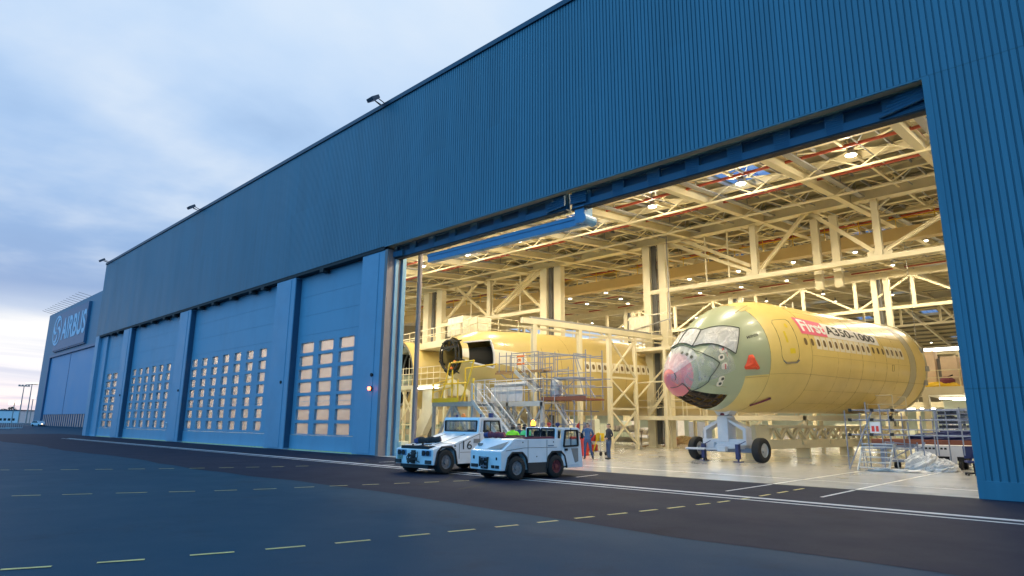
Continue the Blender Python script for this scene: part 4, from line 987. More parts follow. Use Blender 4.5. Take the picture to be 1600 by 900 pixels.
# ================================================================== PEOPLE
def person(label, loc, rz, top, legs, pose, hair, vest=None, h=1.76, group=None, glance=0):
    """one continuous skinned body; joints in metres for a 1.76 m adult facing -Y"""
    k = h/1.76
    J = {'pel': (0,.0,.95), 'spn': (0,.0,1.12), 'cst': (0,.01,1.32), 'nck': (0,.0,1.50), 'nk2': (0,-.01,1.56), 'hd': (0,-.02,1.64), 'crn': (0,-.005,1.72)}
    Rr = {'pel': (.155,.115), 'spn': (.145,.105), 'cst': (.175,.12), 'nck': (.075,.07), 'nk2': (.06,.06), 'hd': (.078,.098), 'crn': (.07,.085)}
    E = [('pel','spn'),('spn','cst'),('cst','nck'),('nck','nk2'),('nk2','hd'),('hd','crn')]
    arms = pose['arms']; lg = pose['legs']
    for s, n in ((-1,'r'), (1,'l')):
        e, w, hnd = arms[n]; kn, an = lg[n]
        J[n+'sh'] = (s*.195,.01,1.44); J[n+'el'] = e; J[n+'wr'] = w; J[n+'pm'] = hnd
        J[n+'hp'] = (s*.095,0,.90); J[n+'kn'] = kn; J[n+'an'] = an; J[n+'he'] = (an[0], an[1]+.03, .045); J[n+'to'] = (an[0]+s*.03, an[1]-.17, .035)
        for a, r in (('sh',.065),('el',.048),('wr',.034),('pm',.036)): Rr[n+a] = (r, r)
        Rr[n+'hp'] = (.105,.11); Rr[n+'kn'] = (.066,.07); Rr[n+'an'] = (.05,.05); Rr[n+'he'] = (.042,.045); Rr[n+'to'] = (.042,.034)
        E += [('cst',n+'sh'),(n+'sh',n+'el'),(n+'el',n+'wr'),(n+'wr',n+'pm'),('pel',n+'hp'),(n+'hp',n+'kn'),(n+'kn',n+'an'),(n+'an',n+'he'),(n+'he',n+'to')]
    names = list(J); idx = {n: i for i, n in enumerate(names)}
    me = bpy.data.meshes.new('person'); me.from_pydata([Vector(J[n])*k for n in names], [(idx[a], idx[b]) for a, b in E], [])
    o = bpy.data.objects.new('person', me); COL.objects.link(o)
    md = o.modifiers.new('skin', 'SKIN'); md.use_smooth_shade = True; sub = o.modifiers.new('sub', 'SUBSURF'); sub.levels = 2; sub.render_levels = 2
    for n in names:
        sv = me.skin_vertices[0].data[idx[n]]; sv.radius = (Rr[n][0]*k, Rr[n][1]*k); sv.use_root = n == 'pel'
    dg = bpy.context.evaluated_depsgraph_get(); m2 = bpy.data.meshes.new_from_object(o.evaluated_get(dg))
    bpy.data.objects.remove(o)
    # fingers, nose and ears join the same mesh
    mb = MB(); mb.v = [tuple(v.co) for v in m2.vertices]; mb.f = [tuple(p.vertices) for p in m2.polygons]; mb.m = [0]*len(mb.f)
    for n, s in (('r',-1),('l',1)):
        pm = Vector(J[n+'pm'])*k; d = (pm-Vector(J[n+'wr'])*k).normalized(); side = d.cross(Vector((0,1,0)))
        side = side.normalized() if side.length > .1 else Vector((1,0,0)); nn = side.cross(d)
        for i, ln in enumerate((.062,.072,.067,.052)):
            b = pm+d*.02+side*(.026-.0175*i); kpt = b+d*ln*.6+nn*.008; mb.tube(b, kpt, .0095, 6, .009); mb.tube(kpt, kpt+(d*.8+nn*.6)*ln*.5, .009, 6, .007)
        b = pm-d*.02+side*.03; mb.tube(b, b+side*.03+d*.03, .011, 6, .009); mb.tube(b+side*.03+d*.03, b+side*.03+d*.065, .009, 6, .007)
    hz = 1.645*k
    mb.add([Vector((-.015,-.112,hz-.02))*1, Vector((.015,-.112,hz-.02)), Vector((0,-.138,hz-.022)), Vector((0,-.108,hz+.025)), Vector((0,-.108,hz-.032))], [(0,2,3),(2,1,3),(0,4,2),(4,1,2)])
    for s in (-1,1): mb.lathe([(.004,-.008),(.024,0),(.004,.008)], (s*.082,.0,hz-.005), 'x', 8)
    me = bpy.data.meshes.new('person'); me.from_pydata(mb.v, [], mb.f)
    ms = [skin, top, legs, shoe, vest or top]
    for x in ms: me.materials.append(x)
    hands = [Vector(J[n+'pm'])*k for n in 'rl']; wr = [Vector(J[n+'wr'])*k for n in 'rl']
    for p in me.polygons:
        c = p.center/k; ci = p.center
        if c.z > 1.515: i = 0
        elif min((ci-q).length for q in hands) < .10*k and min((ci-q).length for q in wr) > .015: i = 0
        elif c.z < .085: i = 3
        elif c.z < .955 and min((ci-q).length for q in wr) > .13: i = 2
        elif vest and 1.0 < c.z and abs(c.x) < .24: i = 4
        else: i = 1
        p.material_index = i; p.use_smooth = True
    o = bpy.data.objects.new('person', me); COL.objects.link(o); o.location = loc; o.rotation_euler = (0,0,rz); tag(o, label, 'person', group)
    m = MB(); m.grid(lambda a, b: Vector((.092*k*math.sin(b)*math.cos(a), .012+.108*k*math.sin(b)*math.sin(a), 1.665*k+.105*k*math.cos(b)-(.0 if math.sin(a) < 0 else .0))), frange(0, 2*math.pi, 18), frange(.02, 1.35, 6))
    m.grid(lambda a, b: Vector((.09*k*math.cos(a), .02+.10*k*math.sin(a), (1.66-b)*k)), frange(.1, math.pi-.1, 10), frange(0, .10, 3))
    m.build('hair', hair, o, smooth=True)
    m = MB()
    for s in (-1,1): m.lathe([(.002,-.006),(.010,0),(.002,.006)], (s*.032,-.112,hz+.012), 'y', 8)
    m.build('eye', dark, o)
    m = MB(); m.box(-.022,.022,-.120,-.108,hz-.058,hz-.050); m.build('mouth', maroon, o)
    return o
back = dict(arms={'r': ((-.29,.10,1.18),(-.10,.19,.98),(-.02,.20,.93)), 'l': ((.29,.10,1.18),(.10,.19,.98),(.03,.21,.95))}, legs={'r': ((-.13,-.02,.50),(-.15,.03,.09)), 'l': ((.15,-.03,.50),(.25,0,.09))})
front = dict(arms={'r': ((-.30,.04,1.17),(-.17,-.16,1.02),(-.09,-.20,1.00)), 'l': ((.31,.06,1.18),(.17,-.14,1.02),(.09,-.20,1.02))}, legs={'r': ((-.12,-.03,.50),(-.14,.02,.09)), 'l': ((.12,-.05,.50),(.17,-.06,.09))})
relax = dict(arms={'r': ((-.27,.03,1.17),(-.28,-.06,.93),(-.28,-.09,.85)), 'l': ((.27,.03,1.17),(.28,-.06,.93),(.28,-.09,.85))}, legs={'r': ((-.10,-.02,.50),(-.11,.03,.09)), 'l': ((.10,-.02,.50),(.12,.02,.09))})
pz = gr(918.5,717.5); person('person in blue work overalls standing with hands behind the back', Vector((pz.x,pz.y,.011)), .55, bluew, navyw, back, hairm, h=1.80)
pz = gr(952,718); person('person in dark jacket and jeans standing with hands at the waist', Vector((pz.x,pz.y,.011)), -.45, jackd, jeans, front, greyhair, h=1.77)
def behind(px, d): q = atd(px, 690, d); return Vector((q.x, q.y, .0))
person('person in bright lime vest behind the nearer tractor, left of the group', behind(801,24.7), -2.4, hivis, navyw, relax, greyhair, hivis, 1.72)
person('person in green vest with bare arm raised to the head behind the nearer tractor', behind(820,25.0), 2.9, hivisg, navyw, dict(arms={'r': ((-.30,-.05,1.28),(-.20,-.12,1.50),(-.14,-.10,1.58)), 'l': relax['arms']['l']}, legs=relax['legs']), hairm, hivisg, 1.72)
person('person in dark navy jacket partly hidden behind the green vest', behind(811,25.9), .6, navyw, navyw, relax, hairm, None, 1.74)

# ================================================================== PLATFORMS AND SCAFFOLDS ON THE LEFT
def P(px, py, y): return fa(px, py, y)
X_ = lambda px, y, z: (P(px, 640, y).x, y, z)
# grey stand with yellow guard
y0, y1 = 5.2, 7.0
xa, xb = P(676,628,y0).x, P(740,628,y0).x; zd = P(700,628,y0).z
g1 = thing('work_stand', 'grey steel work stand with yellow guard rails below the open aircraft nose', 'work stand', (xa,y0,0))
L = xb-xa; dY = y1-y0
m = MB(); m.box(0,L,0,dY,zd-.05,zd); m.box(0,L,-.05,.03,zd-.26,zd); m.box(0,L,dY,dY+.06,zd-.22,zd); m.build('deck', steel, g1)
m = MB(); m.box(.0,L*.66,-.09,-.055,zd-.02,zd+.22); m.build('kick_board', yel, g1)
m = MB(each=True)
for x in (.1, L*.5, L-.1):
    for y in (.05, dY): m.bar((x,y,0),(x,y,zd-.05),.16)
m.bar((L*.5,0,zd-.2),(.2,0,.3),.12); m.bar((L*.55,0,zd-.2),(L-.15,0,.6),.12); m.bar((.1,0,.9),(L-.1,0,.9),.08); m.build('leg', steel, g1)
m = MB(); zt = P(700,566,y0).z-zd
for x, dx, zz in ((L*.18,1.0,zt*.98),(L*.62,.0,zt*.55),(L*.70,1.25,zt)): m.tube((x,0,zd),(x+dx*.5,0,zd+zz*.5),.05,6); m.tube((x+dx*.5,0,zd+zz*.5),(x+dx*.85,0,zd+zz),.05,6)
for q in (.45, .98): m.tube((L*.35*q+.4,0,zd+zt*q),(L*.70+1.1*q,0,zd+zt*q),.05,6)
for q in (.25,.36,.47): m.tube((0,0,zd+zt*q),(L*.5,0,zd+zt*(q+.12)),.03,6)
m.tube((0,0,zd),(0,0,zd+1.15),.05,6); m.tube((L*.48,0,zd),(L*.48,0,zd+1.9),.05,6); m.tube((L*.25,dY,zd),(L*.25,dY,zd+zt*.9),.05,6); m.tube((L*.25,dY,zd+zt*.9),(L,dY,zd+zt*.95),.05,6)
m.tube((L-.05,0,zd),(L-.05,0,zd+zt*.55),.07,6); m.build('yellow_guard', yel, g1)
m = MB(); railing(m, [(L,.05,zd),(L+1.7,.05,zd+.05)], 1.15, .8); railing(m, [(L*.5,dY,zd),(L+1,dY,zd)], 1.1, .6, .02); m.box(L*.75,L*.9,.6,.9,zd,zd+1.1); m.build('rail', alu, g1)
s1 = thing('access_stair', 'aluminium access stair with handrails leaning on the grey work stand', 'stair', (P(742,628,y0).x,y0-.2,0))
m = MB(); ex = P(800,690,y0).x-P(742,628,y0).x; stair(m, (0,0,zd), (ex,0,.3), (0,1,0), .9, 13, 1.0); m.build('stair_flight', alu, s1)
m = MB(); m.box(ex*.08,ex*.42,-.08,-.04,zd*.35,zd*.62); m.build('stringer_panel', bsteel, s1)
# aluminium stand
y0, y1 = 8.2, 10.2
xa, xb = P(764,628,y0).x, P(849,628,y0).x; zd = P(800,629,y0).z
g2 = thing('work_stand', 'aluminium work stand with pale side panels in front of the yellow fuselage', 'work stand', (xa,y0,0))
L = xb-xa; dY = y1-y0
m = MB(); m.box(0,L,0,dY,zd-.06,zd); m.box(0,L,-.05,.02,zd-.24,zd+.06); m.build('deck', alu, g2)
m = MB(); railing(m, [(0,0,zd),(L,0,zd),(L,dY,zd)], 1.35, .8); railing(m, [(0,0,zd),(0,dY,zd),(L,dY,zd)], 1.35, .8); m.build('rail', alu, g2)
m = MB(); m.box(.1,L*.62,.05,.08,zd+.08,zd+.95); m.tube((.15,.5,zd+1.1),(L*.62,.5,zd+1.15),.14,8); m.build('side_panel', whitep, g2)
m = MB(each=True)
for x in (.3, L*.36, L-.12):
    for y in (.05, dY): m.bar((x,y,0),(x,y,zd),.2)
for a, b in ((L*.36,L*.68),(L-.12,L*.68)): m.bar((a,0,zd-.3),(b,0,.7),.1); m.bar((a,0,1.0),(b,0,zd-.2),.08)
m.bar((.3,0,.5),(L-.12,0,.5),.08); m.build('leg', steel, g2)
s2 = thing('access_stair', 'long aluminium stair flight rising to the pale panelled stand', 'stair', (P(760,628,7.6).x,7.6,0))
m = MB(); ex = P(818,690,7.6).x-P(760,628,7.6).x; stair(m, (0,0,zd), (ex,0,.2), (0,.75,0), .8, 13, .95); m.build('stair_flight', alu, s2)
# upper scaffold with stair
ys = 8.9
u0 = P(781,585,ys)
g3 = thing('upper_scaffold', 'upper tube scaffold landing with small stair above the aluminium stand', 'scaffold', (u0.x,ys,zd))
def rel(px, py, y=None, b=None): q = P(px, py, y or ys); return q-Vector((u0.x, ys, zd))
m = MB(); zz = rel(800,581).z; x1 = rel(848,581).x
m.box(-.3,.35,0,1.0,zz,zz+.12); m.box(1.7,x1,0,1.0,zz-.02,zz+.04); m.bar((-.4,0,zz-.05),(x1,0,zz-.05),.06,.12); m.build('deck', wood, g3)
m = MB()
for px in (780,791,799,818,835,842,848):
    x = rel(px,580).x; m.tube((x,0,zz-.1),(x,0,rel(px,551).z),.03,6); m.tube((x,1.0,zz-.1),(x,1.0,rel(px,553).z),.03,6)
for py in (556,568): m.tube((0,0,rel(790,py).z),(x1,0,rel(848,py-2).z),.025,6); m.tube((0,1,rel(790,py).z),(x1,1,rel(848,py-2).z),.025,6)
m.tube((rel(781,582).x,0,zz),(rel(792,593).x,0,rel(792,593).z),.03,6); m.bar((rel(792,596).x,0,rel(792,592).z),(rel(848,596).x,0,rel(848,592).z),.05)
for px in (792, 818, 846): x = rel(px,600).x; m.tube((x,.5,0),(x,.5,zz),.035,6)
m.build('tube_frame', bsteel, g3)
m = MB(); a = rel(806,580); b = rel(838,612); stair(m, (a.x,-.1,a.z), (b.x,-.1,max(.1,b.z)), (0,.7,0), .7, 8, .9); m.build('stair_flight', alu, g3)
m = MB(each=True)
for px, py in ((815,557),(815,569)): q = rel(px,py); m.box(q.x-.3,q.x+.3,-.12,-.06,q.z-.05,q.z+.06)
q = rel(813,563); m.box(q.x-.12,q.x+.12,-.12,-.06,q.z-.1,q.z+.1); m.build('orange_tag', orangep, g3)
# tube scaffold tower with plank deck
ys = 9.4; u0 = P(848,628,ys); zd = 0
g4 = thing('scaffold_tower', 'tube scaffold tower with brown plank deck against the yellow fuselage', 'scaffold', (u0.x,ys,0))
m = MB(); tubes = [(841,548,700),(845,556,700),(862,572,700),(897,553,700),(916,546,640)]
for px, ya, yb in tubes:
    x = rel(px,628).x
    for y in (0, 1.6): m.tube((x,y,0.02 if yb == 700 else rel(px,yb).z),(x,y,rel(px,ya).z+y*.05),.032,6)
for (xa,ya),(xb,yb) in (((800,553),(842,549)),((842,550),(916,557)),((842,559),(916,553)),((845,576),(862,574)),((845,582),(897,579)),((864,590),(928,590)),((862,593),(916,591)),((845,617),(918,617)),((845,641),(910,642)),((845,662),(900,664)),((842,603),(930,603))):
    p = rel(xa,ya); q = rel(xb,yb)
    for y in (0, 1.6): m.tube((p.x,y,p.z),(q.x,y,q.z),.028,6)
for (xa,ya),(xb,yb) in (((897,554),(914,625)),((866,594),(900,632)),((898,594),(872,620)),((900,556),(908,578)),((848,660),(862,632)),((873,632),(898,668)),((862,660),(845,640)),((914,592),(930,622))):
    p = rel(xa,ya); q = rel(xb,yb); m.tube((p.x,0,p.z),(q.x,0,q.z),.026,6)
for px in (845,862,897):
    for py in (552,592,617,642): q = rel(px,py); m.tube((q.x,-.05,q.z),(q.x,1.7,q.z),.026,6)
m.build('tube_frame', bsteel, g4)
m = MB(); p = rel(848,625); q = rel(917,626); m.box(p.x,q.x,-.1,1.7,p.z-.05,p.z+.05); m.box(p.x,q.x,-.13,-.09,p.z-.04,p.z+.17); m.build('plank_deck', brownb, g4)
m = MB(); p = rel(866,591); q = rel(900,590); m.box(p.x,q.x,0,1.0,p.z-.04,p.z+.04); m.build('upper_plank', alu, g4)
m = MB(); a = rel(873,632); b = rel(893,664); m.bar((a.x,-.3,a.z),(b.x,-.3,b.z),.14,.06); m.build('ladder_rail', alu, g4)
m = MB(); p = rel(851,604); q = rel(861,626); m.lathe([(.3,.0),(.42,.4),(.38,1.1),(.2,1.45)], ((p.x+q.x)/2,.8,q.z), n=12); m.build('wrapped_bundle', sheet, g4)

# cream docking gantry beside the second aircraft
def ga(s, off=4.2, z=0): 
    return Vector((-32.75+off*math.cos(ANG)+s*math.sin(ANG), 7.3-off*math.sin(ANG)+s*math.cos(ANG), z))
gt = thing('docking_gantry', 'tall cream docking gantry with braced posts along the second aircraft', 'gantry', ga(4.4), -ANG)
m = MB(each=True)
for y in (0, 4.1, 7.0, 9.75, 13.5, 18): m.bar((0,y,0),(0,y,8.35),.28 if y < 9 else .2)
m.build('post', cream2, gt)
m = MB(); m.bar((0,-1.0,8.35),(0,20,8.35),.3,.36); m.bar((0,-1.0,7.95),(0,20,7.95),.1,.1); m.build('top_beam', cream2, gt)
m = MB(); m.bar((-.1,-.2,8.62),(-.1,20,8.62),.22,.14); m.build('cable_duct', greyc, gt)
m = MB()
for z0, z1 in ((.3,2.8),(2.9,5.0),(5.1,7.9)):
    m.bar((0,7,z0),(0,9.75,z1),.12); m.bar((0,7,z1),(0,9.75,z0),.12)
for z in (2.85,5.05): m.bar((0,7,z),(0,9.75,z),.14)
m.bar((0,9.75,3.6),(0,13.5,6.4),.1); m.build('brace', cream2, gt)
# high walkway between the aircraft
wk = thing('high_walkway', 'long cream walkway with railings and lit soffit above and behind the second aircraft', 'walkway', ga(5.5,-5.2), -ANG)
m = MB(); m.box(-1.2,1.2,0,38,8.05,8.75); m.box(-17,-1.2,0,2.6,8.0,8.55); m.box(-1.25,1.25,0,38,8.75,8.8); m.box(-1.25,1.28,-.03,38,8.35,8.42); m.build('deck', cream2, wk, bevel=.02)
m = MB(); railing(m, [(1.15,0,8.8),(1.15,38,8.8)], 1.15, 2.0, .035); railing(m, [(-17,0,8.55),(-1.2,0,8.55),(1.15,0,8.75)], 1.15, 1.5, .035); railing(m, [(-17,2.6,8.55),(-1.2,2.6,8.55)], 1.15, 1.5, .035); railing(m, [(-1.15,2.6,8.8),(-1.15,38,8.8)], 1.15, 2., .03); m.build('rail', cream2, wk)
m = MB(each=True)
for y in (1,13,25,37): m.bar((-1,y,0),(-1,y,8.05),.4)
for x in (-16,-9): m.bar((x,1.3,0),(x,1.3,8),.35)
m.build('post', cream, wk)
m = MB(each=True)
for y in range(2, 36, 5): m.box(.2,.32,y,y+1.6,7.97,8.03)
for x in (-14,-10,-6,-2.5): m.box(x,x+1.6,1.0,1.15,7.92,7.98)
m.build('strip_light', tube, wk)
m = MB(); m.box(-3.6,-1.25,.2,3,8.8,10.3); m.build('glazed_panel', netm, wk)

# tower of platforms round the middle column
tw = thing('platform_tower', 'cream two level platform tower with railings round the middle column', 'platform', (-27.6,22.2,0))
def rt(px, py, y=22.2): q = P(px,py,y); return q.x+27.6, q.z
xa, za = rt(988,545); xb, _ = rt(1052,545); _, zl = rt(1020,650)
m = MB()
m.box(xa,xb,0,3.4,za-.28,za); m.box(xa+.1,xb+14,0,3.0,zl-.30,zl); m.build('deck', cream2, tw, bevel=.01)
m = MB(); railing(m, [(xa,0,za),(xb,0,za),(xb,3.4,za),(xa,3.4,za),(xa,0,za)], 1.15, .9, .028); railing(m, [(xa+.1,0,zl),(xb+14,0,zl)], 1.15, 1.3, .028); railing(m, [(xa+.1,3,zl),(xb+14,3,zl)], 1.15, 1.3, .028); m.build('rail', cream2, tw)
m = MB(each=True)
for x in (xa+.1, rt(1040,600)[0]): m.bar((x,.05,0),(x,.05,za),.2)
for x in (xa+.1, xb-.1, xb+4, xb+9, xb+13.8): m.bar((x,2.9,0),(x,2.9,zl),.2)
for x in (xb+4, xb+9, xb+13.8): m.bar((x,.1,0),(x,.1,zl),.2)
m.bar((rt(955,576)[0],.05,rt(955,601)[1]),(xb,.05,rt(955,599)[1]),.1); m.bar((xb+4,.1,.3),(xb+6.2,.1,zl-.3),.12); m.bar((xb+9,.1,zl-.3),(xb+6.5,.1,.4),.12)
m.build('post', cream2, tw)
m = MB(); a = rt(1000,645); b = rt(1032,604); stair(m, (b[0],1.2,b[1]), (a[0],1.2,zl), (0,.8,0), .8, 9, .9); m.build('stair_flight', cream2, tw)
m = MB(); p = rt(979,497); q = rt(1013,530); m.box(p[0],q[0],.3,.34,q[1],p[1]); m.bar((p[0],.3,p[1]),(q[0]+1.5,.3,p[1]+.1),.08); m.build('mesh_screen', netm, tw)
m = MB(); m.bar((xa,.2,za+1.5),(xb,.2,za+2.1),.06); m.tube((xb-.3,.2,za+1.2),(xb-.3,.2,zA),.05,6); m.build('cable', greyc, tw)

# left platform in front of the open barrel
y0 = 11.0; p = P(600,600,y0); q = P(687,600,y0)
lp = thing('work_platform', 'cream work platform with railings in front of the open barrel at the left jamb', 'work platform', (p.x,y0,0))
L = q.x-p.x; zd = p.z-.25
m = MB(); m.box(-2,L,0,2.4,zd-.3,zd); m.build('deck', cream2, lp, bevel=.01)
m = MB(); railing(m, [(-2,0,zd),(L,0,zd),(L,2.4,zd)], 1.35, .75, .03, (1,.66,.33)); m.build('rail', cream2, lp)
m = MB(each=True)
for px in (646,): x = P(px,640,y0).x-p.x; m.bar((x,0,0),(x,0,zd-.3),.36)
for px in (627, 690, 729): x = P(px,640,y0).x-p.x; m.bar((x,.3,0),(x,.3,zd-.3),.2)
x0 = P(627,640,y0).x-p.x; x1 = P(646,640,y0).x-p.x; m.bar((x0,.1,zd-.5),(x1,.1,1.9),.1); m.bar((x0,.1,2.0),(x1,.1,zd-.5),.1); m.bar((x0,.1,1.6),(x1,.1,1.6),.1); m.build('post', cream, lp)
m = MB()
a = P(652,610,y0).x-p.x; b = P(668,610,y0).x-p.x; z1 = P(660,608,y0).z; z0 = P(660,646,y0).z
m.box(a,b,.5,1.1,z0,z1); m.prism([(a,z0),(b,z0),(a+.1,z0-1.6),(a-1.5,z0-1.9),(a-1.5,z0-1.5)], .5, 1.1, 'y'); m.build('air_duct', wsurr, lp, bevel=.04)
m = MB(each=True); z = P(670,606,y0).z; m.box(P(655,606,y0).x-p.x,P(686,606,y0).x-p.x,-.2,-.08,z-.07,z+.05); m.build('strip_light', tube, lp)
m = MB(); a = P(690,575,12.5).x-p.x; m.box(L-.8,L+1.8,1.5,4.0,zd-.8,zd+1.5); m.build('panel_housing', wsurr, lp, bevel=.02)

# ================================================================== THINGS ON THE FLOOR, LEFT AND MIDDLE
def crate_box(name, label, cat, p, s, mt, rz=0, extra=None, z0=.011, bevel=.02):
    t = thing(name, label, cat, (p[0],p[1],0), rz)
    m = MB(); m.box(-s[0]/2,s[0]/2,-s[1]/2,s[1]/2,z0,s[2]); m.build('body', mt, t, bevel=bevel)
    if extra: extra(t, s)
    return t
def handles(t, s):
    m = MB(each=True); n = max(2, int(s[2]/.22))
    for i in range(n): z = .08+(s[2]-.1)*i/n; m.box(-s[0]/2+.04,s[0]/2-.04,-s[1]/2-.012,-s[1]/2-.002,z,z+(s[2]-.1)/n-.03)
    m.build('drawer_front', redb if 'red' in t['label'] else steel, t)
    m = MB()
    for i in range(n): z = .08+(s[2]-.1)*(i+.6)/n; m.box(-s[0]*.2,s[0]*.2,-s[1]/2-.03,-s[1]/2-.013,z,z+.02)
    m.build('handle', dark, t)
q = P(905,690,9.5)
crate_box('tool_cabinet', 'red tool cabinet standing behind the worker in blue overalls', 'tool cabinet', (q.x,9.5), (.9,.6,1.05), redb, .1, handles)
q = P(906,668,10.2); t = thing('warning_flag', 'red and white warning flag on a pole behind the worker in blue', 'flag', (q.x,10.2,0))
m = MB(); m.tube((0,0,0),(0,0,1.95),.025,6); m.lathe([(.2,.011),(.2,.04),(.03,.06)], n=12); m.build('pole', greyc, t)
m = MB(); m.grid(lambda u, v: (.02-u*.30, .04*math.sin(u*7)*u, 1.9-v*.42-u*.25), frange(0,1,8), frange(0,1,5)); m.build('red_cloth', redb, t)
m = MB(); m.box(-.2,.06,-.06,-.05,1.32,1.44); m.build('white_band', paper, t)
q = P(918,668,11.5); t = thing('notice_board', 'white notice board with faint print standing behind the two workers', 'notice board', (q.x,11.5,0))
m = MB(); m.box(-.32,.32,-.02,.02,1.25,1.85); m.build('sheet', paper, t)
m = MB(); m.bar((-.28,0,0),(-.28,0,1.9),.04); m.bar((.28,0,0),(.28,0,1.9),.04); m.bar((-.28,-.3,.03),(-.28,.3,.03),.04); m.bar((.28,-.3,.03),(.28,.3,.03),.04); m.build('stand', steel, t)
m = MB(); [m.box(-.26,.22-.1*(k%2),-.026,-.021,1.34+k*.07,1.37+k*.07) for k in range(6)]; m.build('print', pink, t)
q = P(932,690,10.5); t = thing('tool_trolley', 'red and yellow tool trolley between the two standing workers', 'trolley', (q.x,10.5,0))
m = MB(); m.box(-.5,.5,-.3,.3,.2,.26); m.box(-.5,.5,-.3,.3,.75,.8); [m.bar((x,y,.12),(x,y,1.15),.04) for x in (-.48,.48) for y in (-.28,.28)]; m.build('frame', steel, t)
m = MB(); m.box(-.45,.0,-.25,.2,.80,1.15); m.box(-.4,-.05,-.25,.2,.26,.6); m.build('red_box', redb, t, bevel=.02)
m = MB(); m.box(.1,.42,-.2,.2,.8,1.25); m.bar((.0,-.3,.2),(.4,-.32,1.3),.06); m.build('yellow_box', yel, t, bevel=.02)
m = MB(each=True); [m.lathe([(.11,-.03),(.11,.03)], (x,y,.12), 'x', 12) for x in (-.48,.48) for y in (-.25,.25)]; m.build('castor', dark, t)
q = gr(1048,694); t = thing('toolbox', 'red toolbox on the floor at the foot of the middle column', 'toolbox', (q.x,q.y,0), .2)
m = MB(); m.box(-.55,.55,-.25,.25,.012,.5); m.build('body', redb, t, bevel=.03); m = MB(); m.box(-.57,.57,-.27,.27,.5,.58); m.build('lid', orangep, t, bevel=.02); m = MB(); m.bar((-.2,0,.64),(.2,0,.64),.04); m.bar((-.2,0,.57),(-.2,0,.64),.03); m.bar((.2,0,.57),(.2,0,.64),.03); m.build('handle', dark, t)
q = gr(1028,699); t = thing('wood_plank', 'brown wooden planks lying flat beside the red toolbox', 'plank', (q.x,q.y,.011), .1)
m = MB(); m.box(-1.3,1.3,-.15,.1,0,.07); m.box(-1.2,1.2,-.1,.15,.072,.13); m.build('board', wood, t, bevel=.008)
def blob(name, label, cat, loc, r, mt, seed, ridge=.25, n=26, rz=0, group=None):
    rnd = random.Random(seed); ph = [(rnd.uniform(2,9), rnd.uniform(2,9), rnd.uniform(0,6), rnd.uniform(.3,1)) for _ in range(9)]
    def f(a, b):
        d = sum(w*abs(math.sin(k1*a+p+k2*b*1.3)) for k1, k2, p, w in ((round(x), round(y), z, w) for x, y, z, w in ph))/4
        s = 1-ridge+ridge*2*(d-.35); x, y, z = math.sin(b)*math.cos(a), math.sin(b)*math.sin(a), math.cos(b)
        return Vector((r[0]*x*s, r[1]*y*s, max(0, r[2]*(.12+z*s))))
    m = MB(); m.grid(f, frange(0, 2*math.pi, n*2), frange(.001, 2.0, n)); o = m.build(name, mt, None, smooth=False); o.location = loc; o.rotation_euler = (0,0,rz); return tag(o, label, cat, group)
q = gr(1068,694); blob('cloth_bag', 'beige cloth bag lying on the floor behind the left trolley wheel', 'bag', (q.x,q.y,.011), (1.2,.7,.62), mat('beige cloth', (.62,.5,.30), .8), 4)

# ================================================================== RIGHT SIDE
sc0 = Vector((P(1328,700,9.3).x, 9.3, 0))
g5 = thing('pipe_scaffold', 'low blue grey pipe scaffold running under the rear of the front fuselage', 'scaffold', sc0)
def r5(px, py, y=9.3): q = P(px,py,y); return Vector((q.x-sc0.x, y-9.3, q.z))
m = MB()
for px, ya, yb in ((1328,641,734),(1362,628,732),(1394,641,704),(1424,660,710),(1445,650,712),(1468,640,712),(1508,636,712)):
    a = r5(px,ya); b = r5(px,yb); m.tube((b.x,0,max(.02,b.z)),(b.x,0,a.z),.025,7); m.tube((b.x,2.0,.02),(b.x,2.0,a.z*.98),.025,7)
for ya, x0, x1 in ((641,1328,1525),(656,1326,1525),(671,1350,1525),(679,1328,1525),(700,1345,1425)):
    a = r5(x0,ya); b = r5(x1,ya); z = a.z
    for y in (0, 2.0): m.tube((a.x,y,z),(b.x,y,z),.021,7)
for px in (1328,1362,1394,1445):
    for py in (656,679): a = r5(px,py); m.tube((a.x,-.05,a.z),(a.x,2.1,a.z),.028,6)
m.tube(r5(1328,732),r5(1362,642),.026,6); m.build('tube_frame', bsteel, g5)
m = MB(each=True)
for px in (1328,1362,1394):
    for py in (641,656,679): a = r5(px,py); m.box(a.x-.06,a.x+.06,-.06,.06,a.z-.06,a.z+.06)
m.build('coupler', dark, g5)
t = thing('notice_board', 'white safety board with red pictograms hung on the pipe scaffold', 'notice board', sc0+r5(1368,668)+Vector((0,-.06,0)))
m = MB(); m.box(-.19,.19,-.015,.015,-.22,.22); m.build('sheet', paper, t); m = MB(); m.box(-.13,-.02,-.022,-.016,-.16,.06); m.box(.03,.13,-.022,-.016,-.16,.06); m.build('pictogram', redb, t)
la = gr(1341,735); lb = gr(1374,735)
t = thing('step_ladder', 'small aluminium step ladder with wide treads standing by the pipe scaffold', 'step ladder', (la.x,la.y,.011), -.1)
wd = 1.15; m = MB(); hh = 1.02
for x in (0, wd): m.bar((x,0,0),(x+.12,.42,hh),.06,.05)
m.bar((wd+.05,.9,0),(wd+.16,.45,hh),.04); m.bar((.05,.9,0),(.12,.45,hh),.04); m.build('side_rail', alu, t)
m = MB()
for i in range(5): z = .2*(i+.55); y = z/hh*.42; m.box(.02+.12*z/hh,wd+.10*z/hh,y-.10,y+.1,z,z+.035)
m.box(.08,wd+.15,.3,.66,hh,hh+.04); m.build('tread', alu, t)
q = gr(1442,737); qb = gr(1472,738)
blob('plastic_heap', 'crumpled heap of white plastic sheeting on the floor by the right jamb', 'plastic sheet', (q.x,q.y+.35,.011), (.72,.5,.66), sheet, 7, .26, 34, .5)
